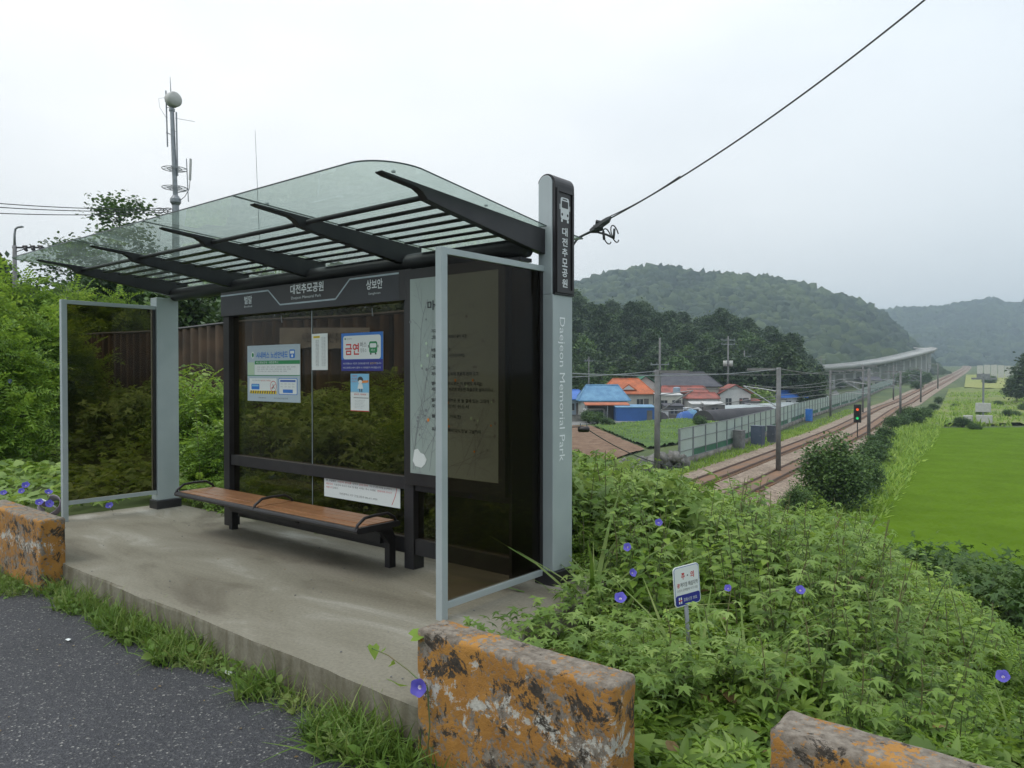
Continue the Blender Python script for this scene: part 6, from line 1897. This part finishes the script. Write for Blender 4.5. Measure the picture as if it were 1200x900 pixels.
# ---- rough grass along the railway
def track_grass(n, o0_, o1_, i0, i1, s0, s1):
    i = (i0 + (i1-i0)*rng.random(n)).astype(int); off = o0_+(o1_-o0_)*rng.random(n); tt = rng.random(n)
    P = []
    for a, b_, c_ in zip(i, off, tt):
        q = CP[a].lerp(CP[a+1], c_) + CN[a]*b_; P.append((q.x, q.y, gz(q.x, q.y)-.05))
    return scat(BLADE, np.array(P), s0+(s1-s0)*rng.random(n), rots(n, .5))
iN = next(k for k, c in enumerate(CP) if c.y > 38); iF = next(k for k, c in enumerate(CP) if c.y > 170)
TG = (tmpl_blade(.5, .11))
BLADE_, BLADE = BLADE, TG
parts = [track_grass(9000, -5.0, -10.5, iN, iF, .45, 1.1), track_grass(5000, 4.6, 7.6, iN, iF, .3, .6)]
def field_grass(n, cs, s0, s1):
    u, v = rng.random(n)[:, None], rng.random(n)[:, None]; c = [np.array(q[:2]) for q in cs]
    P = (1-u)*(1-v)*c[0]+u*(1-v)*c[1]+u*v*c[2]+(1-u)*v*c[3]
    keep = vnoise(P[:, 0], P[:, 1], .09, 4) > -.05; P = P[keep]
    Z = ground_z(P[:, 0], P[:, 1])
    return scat(BLADE, np.column_stack([P, Z]), s0+(s1-s0)*rng.random(len(P)), rots(len(P), .6))
parts.append(field_grass(5000, [onz(698, 501, -6.4), onz(762, 525, -6.4), onz(900, 503, -6.4), onz(800, 493, -6.4)], .35, .8))
parts.append(field_grass(16000, [onz(1086, 500, -6.3), onz(1300, 498, -6.3), onz(1260, 462, -6.3), onz(1112, 466, -6.3)], .6, 1.5))
BLADE = BLADE_
V, F, MI = join(parts)
tag(from_arrays('wild_grass', V, F, [M['leaf_weed']], None), 'long rough grass on the railway verges and the meadow beyond the rice paddy', 'grass', kind='stuff')

# ---- shrubs
def shrub_proto(h, r_, T, n, sz, m, seed, name='shrub', k=26):
    rg = np.random.default_rng(seed); rs = random.Random(seed)
    t = empty(name, (0, 0, 0)); st = MB()
    P = []; Rr = []
    for c in range(k):
        a = rs.uniform(0, 6.28); q = math.sqrt(rs.random())*r_*.85; z = h*(.25+.68*rs.random()*(1-.55*(q/r_)**2))
        tip = Vector((math.cos(a)*q, math.sin(a)*q, z))
        st.tube([Vector((0, 0, 0)), Vector((tip.x*.4, tip.y*.4, tip.z*.6)), tip], [.02*h, .012*h, .004], 4, cap=False)
        P.append(rg.standard_normal((n//k, 3))*np.array([r_*.2, r_*.2, h*.11])+np.array(tip))
    P = np.concatenate(P); P[:, 2] = np.maximum(P[:, 2], .05)
    V, F = scat(T, P, sz*(.6+.7*rg.random(len(P))), rots(len(P), .8, rg=rg))
    from_arrays('foliage', V, F, [m], t); st.build('stem', M['bark'], t)
    return t
def spread(proto, items, lab, cat, grp, first=True):
    for i, (x, y, s) in enumerate(items):
        o = proto if (i == 0 and first) else copy_tree(proto)
        o.location = (x, y, gz(x, y)-.05); o.scale = (s, s, s*random.uniform(.9, 1.1)); o.rotation_euler = (0, 0, random.uniform(0, 6.28))
        tag(o, lab if isinstance(lab, str) else lab[i], cat, grp)
sh1 = shrub_proto(1.25, .8, PIN, 620, .36, M['leaf_pale'], 31)
spread(sh1, [(-9.9, 5.6, .85), (-11.6, 6.3, 1.0), (-6.5, 6.4, .9), (-4.9, 6.2, .8)], ['bright green leafy shrub between the left pillar and the shelter glass', 'bright green shrub in front of the rusty fence left of the shelter glass', 'bright shrub seen through the left half of the shelter glass', 'bright shrub seen through the shelter glass beside the notice case'], 'shrub', None)
sh2 = shrub_proto(1.3, .85, PALM, 1300, .13, M['leaf_fg'], 32)
spread(sh2, [(-9.2, 6.4, .8), (-7.6, 5.9, .85), (-5.8, 5.6, .8), (-4.3, 5.7, .85), (-14.5, 6.4, .9), (-17.2, 6.0, .8), (-19.5, 5.6, .9), (-16, 4.6, .8), (-20.5, 4.6, 1.0), (-3.9, 6.8, 1.0)], 'dense mid green shrub on the bank behind and left of the shelter', 'shrub', 'shrubs behind and left of the shelter')
# big dark bush beside the tracks, and those along the paddy
bush = shrub_proto(4.9, 2.0, OVAL, 9500, .19, M['leaf_mid'], 33, 'bush', 48)
p = onz(978, 602, -6.4)
spread(bush, [(p.x, p.y, .92)], 'large dark green bush between the railway and the rice paddy', 'bush', None)
p1, p2 = onz(925, 606, -6.4), onz(945, 590, -6.4)
spread(bush, [(p1.x+1.2, p1.y-2.5, .42), (onz(1010, 585, -6.4).x, onz(1010, 585, -6.4).y, .6)], ['smaller bush left of the big dark bush, close to the rails', 'low bush right of the big dark bush by the corner of the paddy'], 'bush', None, False)
dk = shrub_proto(2.4, 1.7, PALM, 2600, .17, M['leaf_mid'], 34, 'bush', 30)
it = []
for px, d, s in ((1075, 26, .9), (1100, 25, 1.0), (1128, 24, 1.05), (1155, 23.5, 1.1), (1185, 23, 1.1), (1215, 22.5, 1.1), (1140, 20, .9), (1180, 19.5, 1.0), (1210, 18.5, 1.0), (1095, 22, .9), (1120, 18, .8), (1165, 16.5, .8), (1200, 15.5, .8), (1240, 21, 1.1)):
    x, y = pol(px, d); it.append((x, y, s))
spread(dk, it, 'dark leafy bush in the thicket along the near edge of the rice paddy', 'bush', 'dark bushes along the near edge of the paddy')
# bushes along the right side of the railway further away
it = []
for px, py, s in ((1036, 516, .8), (1028, 530, .9), (1022, 545, 1.0), (1045, 503, .8), (1058, 500, .9), (1085, 486, .7), (1094, 480, .7), (1100, 470, .8), (1150, 488, .7), (1185, 490, .8), (1170, 476, .7), (1200, 482, .8), (1120, 478, .5), (1072, 497, 1.1), (1062, 490, .9), (1083, 492, .8), (1128, 500, .7), (1142, 505, .5), (1068, 446, 2.8), (1080, 446, 2.6), (1056, 448, 2.2), (1160, 447, 1.6), (1075, 456, 1.6)):
    q = onz(px, py, -6.3) if py > 470 else at_depth(px, 438, 200+(470-py)*6); it.append((q.x, q.y, s))
spread(dk, it, 'leafy green bush beside the railway between the tracks and the meadow', 'bush', 'bushes along the right side of the railway', False)
it = []
for k in range(16):
    q = at_depth(rs.uniform(665, 900), 438, rs.uniform(155, 166)); it.append((q.x, q.y, rs.uniform(1.4, 2.4)))
lt = shrub_proto(2.4, 1.9, DIA, 2200, .42, M['leaf_fg'], 35, 'bush', 28)
spread(lt, it, 'light green bush at the foot of the wood behind the village roofs', 'bush', 'light bushes at the foot of the wood')
it = []
for px, py, s in ((700, 497, .8), (712, 500, .6), (800, 484, .9), (784, 486, 1.0), (820, 500, .7), (850, 505, .6), (930, 479, 1.0), (905, 480, .9), (1015, 462, 1.3), (1030, 460, 1.5), (985, 462, 1.2), (1000, 458, 1.4), (690, 496, .9), (870, 478, 1.2), (950, 458, 1.6), (1040, 455, 1.6)):
    q = onz(px, py, -6.4); it.append((q.x, q.y, s))
spread(dk, it, 'green garden bush among the village sheds and greenhouses', 'bush', 'bushes among the village houses', False)

# ---- trees
def tree_proto(name, H, cr, base_, T, n, sz, m, seed, k=46, tr=.16, flat_=.75, open_=0.17, pine=False):
    rg = np.random.default_rng(seed); rs = random.Random(seed)
    t = empty(name, (0, 0, 0)); st = MB()
    ax = [Vector((rs.uniform(-.02, .02)*H*i/5, rs.uniform(-.02, .02)*H*i/5, H*.93*i/5)) for i in range(6)]
    st.tube(ax, [tr*(1-.17*i) for i in range(6)], 8)
    P = []
    for c in range(k):
        u = (c+.5)/k
        z = base_ + (H*.97-base_)*u
        prof = (math.sin(math.pi*min(1, (u*.86+.12)))**.7) if not pine else (1-u)**.6*.95+.12
        a = c*2.399+rs.uniform(-.5, .5); q = cr*prof*rs.uniform(.35, 1.0)
        tip = Vector((math.cos(a)*q, math.sin(a)*q, z+rs.uniform(-.04, .04)*H))
        s0 = max(.1, (tip.z-q*.6)/(H*.93)); s0 = min(s0, .95); i = int(s0*5); b0 = ax[i].lerp(ax[min(5, i+1)], s0*5-i)
        st.tube([b0, b0.lerp(tip, .55)+Vector((0, 0, .03*H)), tip], [tr*.33, tr*.2, .02*tr+.01], 4, cap=False)
        for w_ in range(2):
            cc = tip + Vector((rs.uniform(-1, 1), rs.uniform(-1, 1), rs.uniform(-.5, .5)))*cr*.16*w_
            P.append(rg.standard_normal((n//k//2, 3))*np.array([cr*open_, cr*open_, cr*open_*flat_])+np.array(cc))
    P = np.concatenate(P)
    V, F = scat(T, P, sz*(.6+.7*rg.random(len(P))), rots(len(P), .9, rg=rg))
    from_arrays('crown', V, F, [m], t); st.build('trunk', M['bark'], t)
    return t
far1 = tree_proto('broadleaf_tree', 10, 3.6, 2.6, DIA, 3400, .75, M['leaf_dark'], 51)
far2 = tree_proto('broadleaf_tree', 9, 3.9, 1.8, DIA, 3200, .75, M['leaf_mid'], 52)
far3 = tree_proto('pine_tree', 12, 3.0, 4.5, DIA, 2800, .7, M['leaf_dark'], 53, flat_=.4, pine=False, open_=.19)
PF = [far1, far2, far3]; fu = [False]*3
def put_tree(i, x, y, s, lab, grp, z=None):
    o = PF[i] if not fu[i] else copy_tree(PF[i]); fu[i] = True
    o.location = (x, y, (gz(x, y) if z is None else z)-.3); o.scale = (s, s, s*random.uniform(.85, 1.15)); o.rotation_euler = (0, 0, random.uniform(0, 6.28))
    tag(o, lab, 'tree', grp)
rs = random.Random(77); cnt = 0
names = ['dark broadleaf tree in the wood behind the village', 'greener broadleaf tree in the wood behind the village', 'tall dark pine in the wood behind the village']
grp = ['dark broadleaf trees behind the village', 'greener broadleaf trees behind the village', 'pines behind the village']
while cnt < 260:
    px = rs.uniform(625, 960); dep = 160 + 110*rs.random()**1.1
    q = at_depth(px, 438, dep)
    i = rs.choice([0, 0, 1, 2, 2])
    s = rs.uniform(.75, 1.15)*(1 if px < 930 else .75)
    put_tree(i, q.x, q.y, s, names[i], grp[i]); cnt += 1
# left: dark wood behind the fence and round the mast
PF = PF; cnt = 0
while cnt < 95:
    px = rs.uniform(-60, 560); dep = rs.uniform(20, 75)
    q = at_depth(px, 438, dep)
    if q.y < 11.5: continue
    if abs(px-206) < 26 and dep > 36 and dep < 52: continue
    if px < 70 and dep < 40: continue
    lim = float(np.interp(px, [-60, 0, 60, 100, 200, 300, 560], [305, 312, 316, 322, 318, 322, 330]))
    g = gz(q.x, q.y); h = EYE+(438-lim)/FPX*dep - g
    i = rs.choice([0, 1, 1, 2]); s = h/(10, 9, 12)[i]*rs.uniform(.7, .98)
    if s < .25: continue
    s = min(s, 1.25)
    put_tree(i, q.x, q.y, s, ['dark broadleaf tree in the wood behind the rusty fence', 'greener broadleaf tree in the wood behind the rusty fence', 'pine in the wood behind the rusty fence'][i], ['dark trees behind the fence', 'greener trees behind the fence', 'pines behind the fence'][i])
    cnt += 1
# open feathery tree seen above the roof edge and its neighbour
op = tree_proto('acacia_tree', 14.5, 3.1, 6.0, OVAL, 3600, .27, M['leaf_mid'], 61, k=34, tr=.14, open_=.16)
q = at_depth(142, 438, 46); g = gz(q.x, q.y); H_ = EYE+(438-227)/FPX*46-g
op.location = (q.x, q.y, g-.2); op.scale = (1, 1, H_/14.5); tag(op, 'slender tree with an airy crown standing above the glass roof, left of the mast', 'tree')
o = copy_tree(op); q = at_depth(84, 438, 46); g = gz(q.x, q.y); H_ = EYE+(438-277)/FPX*46-g
o.location = (q.x, q.y, g-.2); o.rotation_euler = (0, 0, 2); o.scale = (.9, .9, H_/14.5); tag(o, 'lower airy tree just showing over the left end of the glass roof', 'tree')
# young bright trees at the far left
yt = tree_proto('young_tree', 4.2, 1.5, .9, PIN, 1500, .62, M['leaf_pale'], 62, k=34, tr=.05, open_=.17, flat_=.6)
for k, (px, dep, top, lab) in enumerate(((28, 17, 334, 'bright green young tree at the left edge of the picture, below the street lamp'), (-25, 15, 338, 'bright green young tree cut off by the left edge'), (88, 24, 342, 'bright green young tree behind the fence, over the left glass side panel'), (60, 15.5, 372, 'lower bright green tree touching the left frame of the side panel'), (140, 25, 350, 'bright green young tree behind the fence just left of the left pillar'), (-5, 12.5, 385, 'low bright young tree nearest the left edge'))):
    q = at_depth(px, 438, dep); g = gz(q.x, q.y); H_ = EYE+(438-top)/FPX*dep-g
    o = yt if k == 0 else copy_tree(yt)
    o.location = (q.x, q.y, g-.1); s = H_/4.2; o.scale = (min(s, 1.1), min(s, 1.1), s); o.rotation_euler = (0, 0, k*1.3); tag(o, lab, 'tree')
# trees at the right edge, far
for k, (px, dep, s, lab) in enumerate(((1212, 190, 1.35, 'dark tree cut off by the right edge, beyond the meadow'), (1232, 180, 1.3, 'dark tree beyond the meadow, wholly at the right margin'), (1192, 200, .8, 'smaller dark tree left of the one cut off by the right edge'))):
    q = at_depth(px, 438, dep); put_tree(0, q.x, q.y, s, lab, None)

# ---- violet morning glories
def flower():
    t = empty('morning_glory', (0, 0, 0)); n = 20; v = []; f = []
    prof = [(.003, -.05, 0), (.0085, -.016, 0), (.020, -.005, 0), (.036, .0, 1)]
    mb = MB()
    for r_, z_, w_ in prof:
        for k in range(n):
            a = 2*math.pi*k/n; rr_ = r_*(1+.06*w_*math.cos(5*a)); v.append((rr_*math.cos(a), rr_*math.sin(a), z_+.003*w_*math.cos(5*a)))
    for j in range(3):
        for k in range(n): f.append((j*n+k, j*n+(k+1) % n, (j+1)*n+(k+1) % n, (j+1)*n+k))
    mb.v = v; mb.f = f; mb.m = [1 if i < n else 0 for i in range(len(f))]
    mb.build('petals', [M['petal'], M['petal_c']], t, smooth=True)
    mb = MB(); mb.tube([(0, 0, -.045), (0, 0, -.06), (.01, 0, -.10)], [.006, .004, .002], 6); mb.build('calyx', M['stem'], t)
    return t
FL = flower(); fused = False
def put_flower(p, s, lab, grp=None, face=None):
    global fused
    o = FL if not fused else copy_tree(FL); fused = True
    o.location = p; o.scale = (s, s, s)
    f_ = Vector(face) if face else (Vector((0, 0, EYE))-Vector(p)).normalized()*.8 + Vector((random.uniform(-.4, .4), random.uniform(-.4, .4), random.uniform(.1, .7)))
    o.rotation_mode = 'QUATERNION'; o.rotation_quaternion = f_.to_track_quat('Z', 'Y')
    tag(o, lab, 'flower', grp)
p = onY(490, 806, 2.36)
put_flower(p, 1.12, 'large violet morning glory at the left end of the near guard block', None, (0.35, -.9, .25))
mb = MB(); gq = Vector((p.x+.0, p.y+.05, -.2)); p_ = Vector(p)+Vector((0, .06, -.02))
mb.tube([gq, gq.lerp(p_, .5)+Vector((.02, 0, 0)), p_], .004, 5)
q1 = onY(478, 785, 2.44); q2 = onY(430, 757, 2.5); mb.tube([p_, q1, onY(455, 768, 2.46), q2], .003, 5)
v = MB(); o = mb.build('vine', M['stem']); tag(o, 'thin vine with a few large leaves climbing the left end of the near guard block', 'vine')
lv = []
for px, py, Y, s in ((484, 746, 2.42, .10), (465, 801, 2.38, .12), (437, 757, 2.5, .07), (449, 763, 2.48, .04), (458, 778, 2.46, .04)):
    lv.append((tuple(onY(px, py, Y)), s))
V, F = scat(HEART, np.array([a for a, _ in lv]), np.array([b for _, b in lv]), rots(len(lv), .9))
for k in range(len(lv)): from_arrays('leaf', V[k*9:k*9+9], F[:8], [M['leaf_weed']], o)
rs = random.Random(9)
for px, py, d in ((772, 612, 5.6), (735, 641, 4.9), (742, 671, 4.6), (727, 700, 4.2), (853, 689, 4.7), (938, 691, 4.6), (1175, 792, 4.0)):
    P = at_depth(px, py, d-.35); put_flower(P, rs.uniform(.6, .9), 'small violet morning glory in the weeds right of the shelter', 'violet flowers right of the shelter')
for px, py, d in ((25, 575, 8.6), (57, 576, 8.4), (58, 590, 8.0), (4, 577, 8.6), (12, 447, 12.5), (128, 592, 8.8), (46, 588, 8.0), (30, 568, 8.9)):
    P = at_depth(px, py, d-.3); put_flower(P, rs.uniform(.9, 1.25), 'violet morning glory in the leafy bed left of the shelter', 'violet flowers left of the shelter')
# grit, dry leaf scraps and pebbles on the pad and along the road edge
n = 260
X = rng.uniform(-9, -2.6, n); Y = np.where(rng.random(n) < .5, rng.uniform(2.5, 4.5, n), rng.uniform(1.2, 2.35, n)); Z = np.where(Y > 2.45, .006, -.192)
v1 = scat(DIA, np.column_stack([X, Y, Z])[:150], rng.uniform(.008, .026, 150), rots(150, .15))
sv, sf = icos(1); v2 = scat((sv*np.array([1, .8, .5]), sf), np.column_stack([X, Y, Z])[150:], rng.uniform(.003, .008, n-150), rots(n-150, .2))
V, F, MI = join([v1+(0,), v2+(1,)])
tag(from_arrays('grit', V, F, [M['dry'], M['concpole']], None, MI), 'scattered grit and scraps of dry leaf on the pad and asphalt', 'grit', kind='stuff')
it = []
for px, d, s in ((705, 46, 1.0), (722, 45, .8), (742, 47, .9), (760, 44, .8), (780, 50, .9), (797, 50, .7), (690, 44, 1.0)):
    q = at_depth(px, 438, d); it.append((q.x, q.y, s*.62))
spread(lt, it, 'light green bush growing over the grey boulders below the brown field', 'bush', 'bushes over the boulders', False)
# litter on the road and pad
for k, (px, py, s, lab) in enumerate(((80, 750, .03, 'tiny white paper scrap lying on the asphalt at the left'), (267, 788, .05, 'small white crumpled scrap by the grass on the asphalt edge'))):
    p = onz(px, py, -.19); mb = MB(); mb.add([(-s, -s*.3, 0), (s, -s*.4, .004), (s*.9, s*.3, .01), (-s*.8, s*.4, .003), (0, 0, .012)], [(0, 1, 4), (1, 2, 4), (2, 3, 4), (3, 0, 4)])
    o = mb.build('paper_scrap', M['paper_bright']); o.location = p; tag(o, lab, 'litter')
